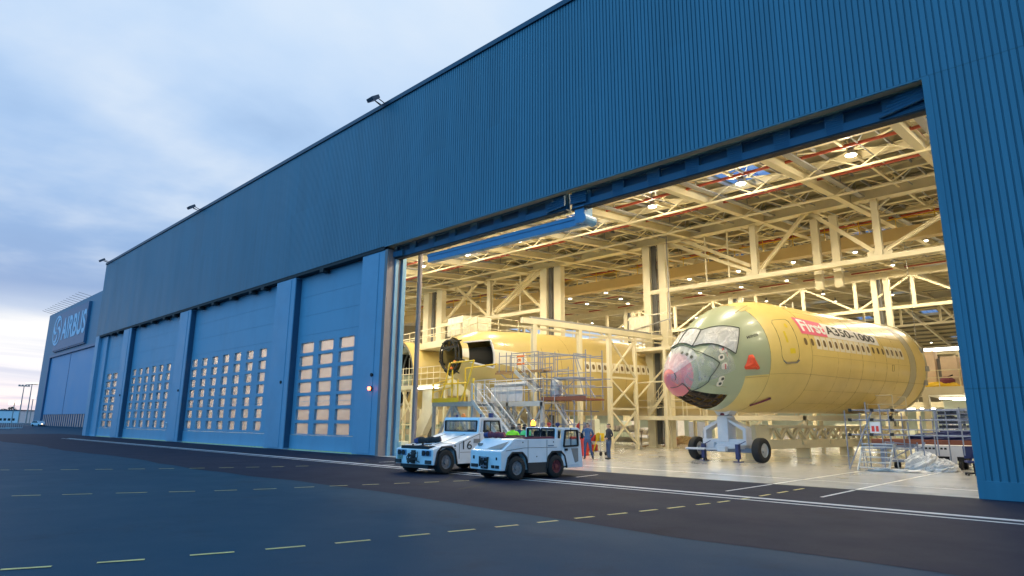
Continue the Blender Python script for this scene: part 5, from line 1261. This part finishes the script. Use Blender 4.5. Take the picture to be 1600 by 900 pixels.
blob('plastic_heap', 'lower end of crumpled white plastic sheeting on the right of the big heap', 'plastic sheet', (qb.x,qb.y+.3,.011), (.55,.4,.40), sheet, 12, .26, 28, .6)
q = gr(1400,738); blob('plastic_trail', 'flat trail of white plastic film between the ladder and the heap', 'plastic sheet', (q.x,q.y+.2,.011), (.9,.25,.08), sheet, 19, .4, 20, .35)
# timber and beams, white trolley, racks
y0 = 14.5; p = P(1362,694,y0); q = P(1530,694,y0)
t = thing('steel_beam_stack', 'stack of long red brown beams on blue stands behind the scaffold', 'beams', (p.x,y0,0)); L = q.x-p.x+3
m = MB(); zb = P(1440,696,y0).z; [m.box(0,L,k*.3,k*.3+.24,zb,zb+.26) for k in range(4)]; m.build('beam', brownb, t, bevel=.01)
m = MB(); [m.bar((x,.5,0),(x,.5,zb-.01),.14) for x in (.3,L*.35,L*.7)]; m.box(0,L,.2,.9,zb-.12,zb-.005); m.build('stand', bsteel, t)
blob('blue_tarpaulin', 'dark blue tarpaulin lying on the red brown beams', 'tarpaulin', (p.x+L*.5,y0+.6,zb+.26), (2.2,.6,.36), bluetarp, 23, .3, 20)
y0 = 12.6; p = P(1430,710,y0); q = P(1512,710,y0); zt = P(1470,696,y0).z; zb = P(1470,713,y0).z
t = thing('equipment_trolley', 'white panelled low equipment trolley with small dark lettering beside the plastic heap', 'trolley', (p.x,y0,0)); L = q.x-p.x
m = MB(); m.box(0,L,0,1.4,zb,zt); m.box(L*.66,L*.8,-.02,0,zb-.3,zb); m.build('side_panel', whitep, t, bevel=.02)
m = MB(); [m.box(.25+k*.14,.25+k*.14+.09,-.008,-.002,zt-.17,zt-.09) for k in range(int((L*.72-.3)/.14)) if k%5 != 4]; m.build('lettering', blackt, t)
m = MB(each=True); [m.lathe([(.2,-.06),(.2,.06)], (x,y,.2), 'x', 14) for x in (.3,L-.3) for y in (.2,1.2)]; m.box(.1,L-.1,.1,1.3,zb-.16,zb-.002); m.build('wheel', dark, t)
y0 = 12.0; p = P(1408,720,y0); t = thing('castor_dolly', 'dark castor dolly with tubes left of the plastic heap', 'dolly', (p.x,y0,0))
m = MB(each=True); [m.lathe([(.13,-.05),(.13,.05)], (x,y,.13), 'x', 14) for x, y in ((-.2,0),(.5,-.5),(-.3,.9),(.6,.8))]; m.build('castor', dark, t)
m = MB(); m.box(-.5,.8,-.4,1.0,.28,.36); [m.bar((x,y,.3),(x,y,1.1),.05) for x in (-.45,.75) for y in (-.35,.95)]; m.bar((-.45,-.35,1.1),(.75,-.35,1.0),.05); m.bar((-.45,-.35,.3),(.75,-.35,1.0),.04); m.build('frame', bsteel, t)
y0 = 16.5
for i, (x0, x1, ya, yb, lab) in enumerate(((1466,1497,640,676,'open steel rack full of dark parts, left of the pair by the right jamb'), (1500,1530,638,676,'open steel rack full of dark parts, right of the pair by the right jamb'))):
    p = P(x0,yb,y0); q = P(x1,ya,y0); t = thing('parts_rack', lab, 'rack', (p.x,y0,0)); w = q.x-p.x
    m = MB(); [m.bar((x,y,0.0),(x,y,q.z),.06) for x in (0,w) for y in (0,1.2)]; nz = 5
    for k in range(nz+1): z = p.z+(q.z-p.z)*k/nz; m.box(0,w,0,1.2,z-.03,z)
    m.build('frame', bsteel, t)
    m = MB(each=True); rnd = random.Random(i+3)
    for k in range(nz):
        z = p.z+(q.z-p.z)*k/nz; x = .05
        while x < w-.2: ww = rnd.uniform(.12,.34); m.box(x,x+ww*.85,.1,1.0,z+.002,z+(q.z-p.z)/nz*rnd.uniform(.45,.85)); x += ww
    m.build('stored_part', greyc if i else mat('dark parts', (.05,.05,.07), .6, var=.5, scale=4), t)
y0 = 9.4; p = P(1521,722,y0); t = thing('office_chair', 'dark office chair on castors half hidden by the right jamb', 'chair', (p.x,y0,0), .4)
m = MB(); [m.bar((0,0,.1),(.3*math.cos(a),.3*math.sin(a),.07),.05) for a in (0,1.26,2.51,3.77,5.03)]; m.tube((0,0,.1),(0,0,.45),.03,8); [m.lathe([(.04,-.02),(.04,.02)], (.3*math.cos(a),.3*math.sin(a),.045), 'x', 8) for a in (0,1.26,2.51,3.77,5.03)]; m.build('base', dark, t)
m = MB(); m.box(-.24,.24,-.24,.24,.45,.54); m.build('seat', bluetarp, t, bevel=.04); m = MB(); m.prism([(.2,.6),(.27,.6),(.33,1.05),(.28,1.05)], -.22, .22, 'x'); m.bar((0,.2,.5),(0,.28,.7),.05); m.build('backrest', bluetarp, t, bevel=.03)
# right mezzanine
y0 = 36.; p = P(1436,600,y0); zt = P(1470,604,y0).z; zb2 = P(1470,617,y0).z
mz = thing('mezzanine', 'cream mezzanine with railing and bright workshop below beyond the rear of the front fuselage', 'mezzanine', (p.x,y0,0)); L = 17.
m = MB(); m.box(0,L,0,14,zb2,zt); m.build('deck', cream2, mz, bevel=.02)
m = MB(); railing(m, [(0,0,zt),(L,0,zt)], 1.2, 1.3, .035); m.build('rail', cream2, mz)
m = MB(each=True); [m.bar((x,y,0),(x,y,zb2),.4) for x in (.3,5,10,15) for y in (.3,13)]; m.build('post', cream2, mz)
m = MB(); m.box(0,L,12,12.3,0,zb2); m.box(.3,L,6,6.1,zb2-1.1,zb2-.2); m.build('back_panel', mat('pale workshop wall', (.62,.70,.62), .6, var=.15, scale=1), mz)
m = MB(each=True); 
for y in (2, 7, 11): [m.box(x,x+2.6,y,y+.2,zb2-.25,zb2-.12) for x in (.8,4.6,8.4,12.2)]
m.build('strip_light', tube, mz)
m = MB()
for k in range(26): x = .4+k*.62; m.bar((x,8,0),(x,8,2.6),.05); m.box(x,x+.4,9,9.5,0,.6+1.2*abs(math.sin(k*1.7)))
for z in (.9,1.8,2.6): m.bar((.3,8,z),(L,8,z),.04)
m.build('workshop_shelf', greent, mz)
def up(name, label, cat, px0, px1, py, mt, dep=1.2, y=37.2, bev=.03):
    a = P(px0,604,y); b = P(px1,py,y); o = MB().box(a.x,b.x,y,y+dep,zt+.001,b.z).build(name, mt, None, bevel=bev)
    return tag(o, label, cat)
up('carton', 'tall slanted pale carton at the left end of the mezzanine', 'carton', 1443,1458,548, mat('carton board', (.66,.52,.38), .8))
up('carton', 'wide pale carton in the middle of the mezzanine', 'carton', 1474,1494,556, MATS['carton board'], 1.4)
up('storage_cage', 'grey storage cage between the two cartons on the mezzanine', 'cage', 1459,1472,560, greyc, 1.0, 38)
up('carton', 'low carton at the right end of the mezzanine behind the jamb', 'carton', 1496,1514,566, MATS['carton board'], 1.4, 38)
a = P(1480,595,36.6); t = thing('welding_machine', 'round dark red machine standing on the edge of the mezzanine', 'machine', (a.x,36.6,zt)); m = MB(); m.lathe([(.3,0),(.52,.2),(.5,.5),(.25,.75)], n=16); m.build('body', maroon, t, smooth=True); m = MB(); m.tube((-.3,0,.6),(.4,0,.85),.05,6); m.box(-.5,-.3,-.3,.3,0,.3); m.build('hose', dark, t)
blob('yellow_sheet', 'folded yellow sheet hanging at the mezzanine edge', 'sheet', (P(1468,600,36.3).x,36.3,zt), (1.2,.25,.3), yel, 31, .2, 14)
a = P(1480,545,39); t = thing('strip_lamp', 'bright white strip lamp over the mezzanine', 'lamp', (a.x,39,a.z)); m = MB(); m.box(-2.2,2.2,-.15,.15,-.12,.1); m.build('diffuser', tube, t); m = MB(); m.box(-2.3,2.3,-.2,.2,.1,.2); [m.tube((x,0,.2),(x,0,ZG(39)-a.z),.02,5) for x in (-2,2)]; m.build('housing', greyc, t)

# ================================================================== FAR SIDE OF THE HANGAR FLOOR
t = thing('workshop_mezzanine', 'long low workshop gallery with strip lights across the back of the hangar floor', 'mezzanine', (-86,70,0))
m = MB(); m.box(0,96,0,12,4.1,4.7); m.build('deck', cream2, t); m = MB(); railing(m, [(0,0,4.7),(96,0,4.7)], 1.2, 2.4, .04); m.build('rail', cream2, t)
m = MB(each=True); [m.bar((x,.2,0),(x,.2,4.1),.4) for x in range(1,96,6)]; m.build('post', cream, t)
m = MB(); m.box(0,96,10,10.2,0,4.1); m.build('back_panel', MATS['pale workshop wall'], t)
m = MB(each=True); [m.box(x,x+3.6,1.2,1.5,3.8,4.0) for x in range(2,94,7)]; m.build('strip_light', tube, t)
rnd = random.Random(5); k = 0
mats_c = [greent, steel, wallg, greyc, wsurr, bsteel, whitep, wallg]
words = {id(greent): ('green',), id(steel): ('grey steel',), id(wallg): ('pale green',), id(greyc): ('dark grey',), id(wsurr): ('cream',), id(bsteel): ('blue grey',), id(redb): ('red',), id(whitep): ('white',), id(wood): ('brown',)}
for i in range(56):
    x = rnd.uniform(-84, 4); y = rnd.choice((48,54,60,66)); mt = rnd.choice(mats_c); s = (rnd.uniform(1.2,3.4), rnd.uniform(.8,1.6), rnd.uniform(.9,2.5))
    o = thing('equipment_cabinet', ('tall ' if s[2] > 1.7 else 'low ')+('wide ' if s[0] > 2.2 else 'narrow ')+words[id(mt)][0]+' equipment cabinet on the far hangar floor', 'cabinet', (x,y,0), 0, 'cabinets on the far hangar floor')
    m = MB(); m.box(-s[0]/2,s[0]/2,-s[1]/2,s[1]/2,.011,s[2]); m.build('body', mt, o, bevel=.03)
    m = MB(each=True); m.box(-s[0]/2+.08,-.03,-s[1]/2-.02,-s[1]/2-.002,.15,s[2]-.1); m.box(.03,s[0]/2-.08,-s[1]/2-.02,-s[1]/2-.002,.15,s[2]-.1); m.build('door', rnd.choice(mats_c), o)
# low benches and stands behind the left work stands
for i, (px, y, w, hh, mt, lab) in enumerate(((640,16,2.6,1.4,greent,'green workbench below the left work platform'),(700,17,3.0,1.5,wallg,'pale workbench behind the grey work stand legs'),(740,19,2.6,1.2,steel,'grey workbench behind the access stair'),(800,20,3.0,1.3,greent,'green workbench behind the aluminium stand legs'),(868,21,3.0,1.1,wallg,'pale low workbench behind the scaffold tower'),(975,30,3.4,1.3,greyc,'grey machine bed beyond the gantry posts'),(1008,33,2.4,1.0,wsurr,'cream covered machine beyond the tower foot'))):
    q = P(px,690,y); t = thing('workbench', lab, 'workbench', (q.x,y,0))
    m = MB(); m.box(-w/2,w/2,-.5,.5,.85*hh,.95*hh); [m.bar((a,b,0.01),(a,b,.85*hh),.08) for a in (-w/2+.1,w/2-.1) for b in (-.4,.4)]; m.box(-w/2+.1,w/2-.1,-.35,.4,.2,.5*hh); m.build('bench_frame', mt, t, bevel=.01)
    m = MB(each=True); r = random.Random(i); [m.box(a,a+.25,-.3,.3,.955*hh,.955*hh+r.uniform(.15,.5)) for a in [-w/2+.2+.45*j for j in range(int((w-.4)/.45))]]; m.build('part_box', r.choice((whitep,steel,redb,greent)), t)

# ================================================================== FLOODLIGHTS, DISTANCE
def floodlight():
    t = thing('floodlight', 'dark floodlight on a bracket at the roof edge', 'floodlight', (0,0,0)); t.scale = (.85,.85,.85)
    m = MB(); m.box(-.36,.36,-.34,.34,-.13,.13); o = m.build('housing', mat('floodlight grey', (.06,.08,.11), .5, metal=.3), t, bevel=.03); o.location = (0,-.75,.22); o.rotation_euler = (.6,0,0)
    g = MB().box(-.31,.31,-.29,.29,-.145,-.132).build('glass', MATS['lamp panel blue'], o)
    m = MB(); m.tube((-.25,.3,0),(-.22,-.7,.34),.035,6); m.tube((.25,.3,0),(.22,-.7,.34),.035,6); m.tube((0,.05,.0),(0,-.55,.12),.03,6); m.build('bracket', dark, t)
    return t
f0 = floodlight(); f0['label'] = 'dark floodlight on the roof edge, nearest of the three over the cladding'
f0.location = (fa(597,160).x, 0, ZT+.26); 
dup(f0, (fa(310,328).x, 0, ZT+.26), None, 'dark floodlight on the roof edge, middle of the three over the cladding'); dup(f0, (-87.9, 0, ZT+.26), None, 'dark floodlight at the far left roof corner of the hangar')
# distant hangar with sign
yb = 20.; xa = fa(78,494,yb).x; zt = fa(110,478,yb).z; base = fa(72,660,yb).x
fh = thing('distant_hangar', 'distant blue hangar with a large AIRBUS sign over a pale door', 'hangar', (xa,yb,0)); xb = -120-xa
m = MB(); m.box(0,xb,0,70,0,zt); m.build('wall', fbuild, fh, bevel=.1)
def ff(px, py): q = fa(px,py,yb); return q.x-xa, q.z
s0, s1 = ff(84.7,550), ff(144,470.7); b1 = ff(136.7,534)
m = MB(); m.box(s0[0]+.5,s1[0],-.6,-.02,b1[1],s1[1]); m.box(s0[0]+.5,s1[0]+.3,-.45,-.0,b1[1]-.3,s1[1]+.0); pn = m.build('sign_panel', signp, fh)
cx, cz = ff(93.5,517); rz_, rx_ = (ff(93,496)[1]-ff(93,541)[1])/2*.98, (ff(101,517)[0]-ff(87,520)[0])/2*.9
m = MB(); 
def ring(mb, a0, a1, r0, r1, y, n=24): mb.grid(lambda a, q: (cx+rx_*q*math.sin(a), y, cz+rz_*q*math.cos(a)), frange(a0,a1,n), [r0,r1])
ring(m, 0, 2*math.pi, .86, 1, -.65); 
for k in range(4):
    a = k*math.pi/2+.3; m.grid(lambda u, q: (cx+rx_*u*.9*math.sin(a+u*1.4+q), -.65, cz+rz_*u*.9*math.cos(a+u*1.4+q)), frange(.12,.95,8), [0,.62])
m.build('emblem', signw, fh)
tx0, tx1 = ff(100.5,520)[0], ff(139,500)[0]; tz0, tz1 = ff(103,531)[1], ff(103,498.5)[1]
text_part('lettering', 'AIRBUS', signw, fh, lambda u, v, d: Vector((tx0+u, -.66, tz0+v)), tx1-tx0, tz1-tz0, .03, 0, 1.02)
d0, d1 = ff(82.7,560), ff(150,540)
m = MB(each=True); m.box(d0[0],d1[0]+6,-.25,-.02,3.2,d0[1]); dr = m.build('door', fdoor, fh); m = MB(); m.box(d0[0]-.8,d1[0]+7,-.7,0,d0[1]+.05,d0[1]+.6); m.box(d0[0]-.8,d0[0]-.1,-.7,0,0,d0[1]); m.box(d0[0]+22,d0[0]+22.25,-.3,-.25,3.2,d0[1]); m.build('door_frame', signp, fh)
m = MB(); m.box(d0[0],d1[0]+6,-.12,-.02,.2,3.15); m.build('glazed_strip', orow, fh)
m = MB(each=True); [m.bar((d0[0]+k*2.2,-.2,.2),(d0[0]+k*2.2,-.2,3.15),.25) for k in range(28)]; m.build('glazing_bar', signp, fh)
m = MB(); [m.bar((4+k*3.2,.2,zt),(1.2+k*3.2,-2.2,zt+1.1),.08) for k in range(14)]; m.build('roof_rod', dark, fh)
m = MB(); m.box(xb-.3,xb+.3,-.1,.1,0,.1); 
# light masts
def mast(px, top, bot_d, lab, hl):
    b = atd(px, 650, bot_d); q = atd(px+4, top, bot_d); t = thing('light_mast', lab, 'light mast', (b.x,b.y,0)); z = q.z
    m = MB(); m.tube((0,0,0),(0,0,z),.32,8,.16); m.build('pole', greyc, t)
    m = MB(); m.box(-.5,.5,-2.2,2.2,z-.1,z+.3); m.build('crossbar', greyc, t)
    m = MB(each=True); [m.box(-.7,.4,y-.35,y+.35,z+.0,z+.7) for y in (-1.8,-.6,.6,1.8)]; m.build('lamp_head', hl, t)
mast(30, 603, 300, 'tall light mast on the horizon, left of the two', greyc); mast(42, 600, 290, 'tall light mast on the horizon with a lit head, right of the two', farl)
# car
b = atd(62,658,175); t = thing('parked_car', 'silver estate car standing in front of the distant hangar', 'car', (b.x,b.y,0), .35)
m = MB(); m.prism([(-2.2,.35),(-2.2,.8),(-2.05,.95),(-1.5,1.42),(.3,1.45),(1.1,.98),(2.1,.82),(2.25,.6),(2.25,.35)], -.88, .88, 'y'); m.build('body', mat('silver paint', (.62,.66,.72), .3, metal=.2), t, bevel=.05)
m = MB(each=True); [m.prism([(-1.9,.98),(-1.45,1.36),(.25,1.38),(.9,.98)], y-.01, y+.01, 'y') for y in (-.885,.885)]; m.build('side_window', dark, t)
for x in (-1.4,1.35):
    for y in (-.8,.8): m = MB(each=True); m.lathe([(.32,-.11),(.33,0),(.32,.11)], (x,y,.33), 'y', 16); m.build('wheel', tyre, t)
m = MB(each=True); [m.box(2.22,2.27,y-.2,y+.2,.6,.75) for y in (-.6,.6)]; m.build('headlight', farl, t)
# barriers, containers, low terminal
for i, (px, d) in enumerate(((4,118),(14,122),(24,126))):
    b = atd(px,658,d); t = thing('crowd_barrier', 'grey tubular barrier on the far apron', 'barrier', (b.x,b.y,0), .78, 'barriers on the far apron')
    m = MB(); railing(m, [(-1.6,0,.15),(1.6,0,.15)], 1.0, .4, .03, (1,.05)); [m.bar((x,-.4,.02),(x,.4,.02),.06) for x in (-1.2,1.2)]; m.bar((-1.6,0,.02),(1.6,0,.15),.05); m.build('tube_frame', steel, t)
for i, (px, d, w, hh, lab, mt) in enumerate(((8,330,22,6.2,'low pale terminal building at the left end of the horizon',whitep),(30,360,20,4.0,'low flat dark roofed shed between the light masts',signp),(54,350,18,4.4,'low white shed beside the distant hangar',whitep))):
    b = atd(px,655,d); t = thing('low_building', lab, 'building', (b.x,b.y,0), .75)
    m = MB(); m.box(-w/2,w/2,-5,5,0,hh); m.build('wall', mt, t); m = MB(); m.box(-w/2-.3,w/2+.3,-5.3,5.3,hh,hh+.5); m.build('roof', copem, t)
    m = MB(each=True); [m.box(-w/2+1+k*2.2,-w/2+2.4+k*2.2,-5.05,-5.0,1.2,2.4) for k in range(int((w-2)/2.2))]; m.build('window', dark, t)
b = atd(19,652,210); t = thing('lit_sign_mast', 'short mast with two lit amber lamps on the far apron', 'lamp', (b.x,b.y,0)); m = MB(); m.tube((0,0,0),(0,0,7.2),.15,6); m.build('pole', greyc, t); m = MB(); [m.box(-.3,.3,y-.5,y+.5,6.6,7.8) for y in (-.9,.9)]; m.build('lamp_head', farl, t)
b = atd(47,652,230); t = thing('lit_sign_mast', 'short mast with one white lit lamp beside the distant hangar', 'lamp', (b.x,b.y,0)); m = MB(); m.tube((0,0,0),(0,0,9.5),.15,6); m.build('pole', greyc, t); m = MB(); m.box(-.4,.4,-.5,.5,9.3,10.3); m.build('lamp_head', farl, t)
rnd = random.Random(2)
for i, (px, d, hh) in enumerate(((3,420,9),(9,430,8),(16,400,10),(52,440,8))):
    b = atd(px,652,d); t = thing('horizon_tree', 'small dark tree on the horizon at the far left', 'tree', (b.x,b.y,0), 0, 'trees on the horizon')
    m = MB(); m.tube((0,0,0),(.2,0,hh*.6),.3,6,.12); [m.tube((.1,0,hh*.35),(1.6*math.cos(a),1.6*math.sin(a),hh*.7),.12,5,.04) for a in (0,2,4)]; m.build('trunk', bark, t)
    m = MB()
    for k in range(420):
        v = Vector((rnd.gauss(0,1),rnd.gauss(0,1),rnd.gauss(0,1))); v.normalize(); v *= rnd.uniform(.35,1)**.5; c = Vector((v.x*hh*.34*(1+.3*math.sin(v.z*5)), v.y*hh*.34, hh*.64+v.z*hh*.33))
        d1 = Vector((rnd.uniform(-1,1),rnd.uniform(-1,1),rnd.uniform(-1,1)))*.42; d2 = Vector((rnd.uniform(-1,1),rnd.uniform(-1,1),rnd.uniform(-1,1)))*.42; m.quad(c-d1,c-d2,c+d1,c+d2)
    m.build('crown', brush, t, fixn=False)
o = MB(); 
for k in range(60):
    a = -1500+k*50; hgt = 14+7*math.sin(k*.7)+5*math.sin(k*1.9)
    o.add([(-900,a*.6,0),(-900,(a+50)*.6,0),(-900,(a+50)*.6,14+7*math.sin((k+1)*.7)+5*math.sin((k+1)*1.9)),(-900,a*.6,hgt)], [(0,1,2,3)])
structure(o.build('far_hills', mat('far hill', (.05,.07,.09), .9)))

# ================================================================== WORLD, SUN, CAMERA
w = bpy.data.worlds.new('World'); sc.world = w; w.use_nodes = True
n = w.node_tree.nodes; l = w.node_tree.links; n.clear()
out = n.new('ShaderNodeOutputWorld'); bg = n.new('ShaderNodeBackground'); l.new(bg.outputs[0], out.inputs[0])
sky = n.new('ShaderNodeTexSky'); sky.sky_type = 'NISHITA'; sky.sun_disc = False; sky.sun_elevation = R_(1.5); sky.sun_rotation = R_(-84); sky.air_density = 1.2; sky.ozone_density = 3
tc = n.new('ShaderNodeTexCoord'); sep = n.new('ShaderNodeSeparateXYZ'); l.new(tc.outputs['Generated'], sep.inputs[0])
def mth(op, a, b=None, c=None, clamp=False):
    m = n.new('ShaderNodeMath'); m.operation = op; m.use_clamp = clamp
    for i, v in enumerate((a, b, c)):
        if v is None: continue
        if isinstance(v, (int, float)): m.inputs[i].default_value = v
        else: l.new(v, m.inputs[i])
    return m.outputs[0]
zc = mth('MAXIMUM', sep.outputs['Z'], 0.0)
den = mth('ADD', zc, .10)
comb = n.new('ShaderNodeCombineXYZ'); l.new(mth('DIVIDE', sep.outputs['X'], den), comb.inputs[0]); l.new(mth('DIVIDE', sep.outputs['Y'], den), comb.inputs[1])
def cnoise(sx, sy, scale, det, dist=0, off=0, rough=.55):
    mp = n.new('ShaderNodeMapping'); mp.inputs['Scale'].default_value = (sx, sy, 1); mp.inputs['Location'].default_value = (off, off*.7, 0); l.new(comb.outputs[0], mp.inputs[0])
    t = n.new('ShaderNodeTexNoise'); t.inputs['Scale'].default_value = scale; t.inputs['Detail'].default_value = det; t.inputs['Distortion'].default_value = dist; t.inputs['Roughness'].default_value = rough
    l.new(mp.outputs[0], t.inputs['Vector']); return t.outputs['Fac']
big = cnoise(.8, 1, .55, 7, .15, SKY_OFF, .5); fine = cnoise(1, .8, 1.7, 8, .2, 7.7, .5); streak = cnoise(1.0, .34, .9, 7, .6, 1.3)
# elevation with a ragged cloud edge
ez = mth('ADD', sep.outputs['Z'], mth('MULTIPLY', mth('SUBTRACT', fine, .5), .035))
ramp = n.new('ShaderNodeValToRGB'); cr = ramp.color_ramp; l.new(ez, ramp.inputs[0])
stops = [(0,(.55,.67,.82)),(.02,(.88,.91,.95)),(.05,(.80,.90,1.0)),(.115,(.95,.99,1.0)),(.14,(.50,.64,.84)),(.17,(.25,.41,.69)),(.30,(.34,.53,.83)),(.46,(.52,.69,.93)),(.62,(.62,.78,.98)),(1,(.40,.72,1.15))]
while len(cr.elements) < len(stops): cr.elements.new(.5)
for e, (p, c) in zip(cr.elements, stops): e.position = p; e.color = (*c, 1)
# clouds: lighten and darken
def mixc(f, a, b, blend='MIX'):
    m = n.new('ShaderNodeMix'); m.data_type = 'RGBA'; m.blend_type = blend
    for i, v in ((0, f), (6, a), (7, b)):
        if isinstance(v, (int, float)): m.inputs[i].default_value = v
        elif isinstance(v, tuple): m.inputs[i].default_value = (*v, 1)
        else: l.new(v, m.inputs[i])
    return m.outputs[2]
def rng(v, a, b, lo, hi): m = n.new('ShaderNodeMapRange'); m.interpolation_type = 'SMOOTHSTEP'; l.new(v, m.inputs[0]); m.inputs[1].default_value = a; m.inputs[2].default_value = b; m.inputs[3].default_value = lo; m.inputs[4].default_value = hi; return m.outputs[0]
col = ramp.outputs[0]
hi = rng(sep.outputs['Z'], .14, .22, 0, 1)
cl = mth('ADD', mth('MULTIPLY', big, .68), mth('MULTIPLY', fine, .32))
col = mixc(mth('MULTIPLY', rng(cl, .46, .62, 0, .85), hi), col, (.79,.87,.96))
col = mixc(mth('MULTIPLY', rng(cl, .50, .36, 0, .75), hi), col, (.25,.41,.68))
low = mth('MULTIPLY', rng(sep.outputs['Z'], .16, .10, 0, 1), rng(streak, .46, .64, 0, .62))
col = mixc(low, col, (.42,.58,.82))
# away from the sunset the sky is deeper and bluer, and strong overhead
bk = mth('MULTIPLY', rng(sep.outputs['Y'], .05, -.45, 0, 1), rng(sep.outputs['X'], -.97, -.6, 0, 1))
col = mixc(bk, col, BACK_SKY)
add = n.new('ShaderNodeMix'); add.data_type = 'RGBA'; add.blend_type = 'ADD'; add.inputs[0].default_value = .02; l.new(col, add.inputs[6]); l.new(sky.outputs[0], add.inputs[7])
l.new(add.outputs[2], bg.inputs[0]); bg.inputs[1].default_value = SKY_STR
sun = bpy.data.lights.new('sun', 'SUN'); sun.energy = .12; sun.angle = R_(10); sun.color = (1,.78,.6)
so = bpy.data.objects.new('sun', sun); COL.objects.link(so); el, az = R_(1.5), R_(-84)
sd = Vector((math.sin(az)*math.cos(el), math.cos(az)*math.cos(el), math.sin(el))); so.rotation_euler = (-sd).to_track_quat('-Z','Y').to_euler()
cam = bpy.data.cameras.new('camera'); cam.lens = FPX/1600*36; cam.sensor_width = 36; cam.clip_start = .1; cam.clip_end = 6000
co = bpy.data.objects.new('camera', cam); COL.objects.link(co)
Mx = Matrix((RT, UP, -FW)).transposed().to_4x4(); Mx.translation = CAM; co.matrix_world = Mx; sc.camera = co
sc.view_settings.view_transform = 'Standard'; sc.view_settings.look = 'None'; sc.view_settings.exposure = 0; sc.view_settings.gamma = 1
sc.render.engine = 'CYCLES'; cy = sc.cycles; cy.use_denoising = True; cy.max_bounces = 7; cy.diffuse_bounces = 4; cy.glossy_bounces = 3; cy.transmission_bounces = 4; cy.transparent_max_bounces = 12
cy.sample_clamp_indirect = 6; cy.caustics_reflective = False; cy.caustics_refractive = False; cy.use_light_tree = True
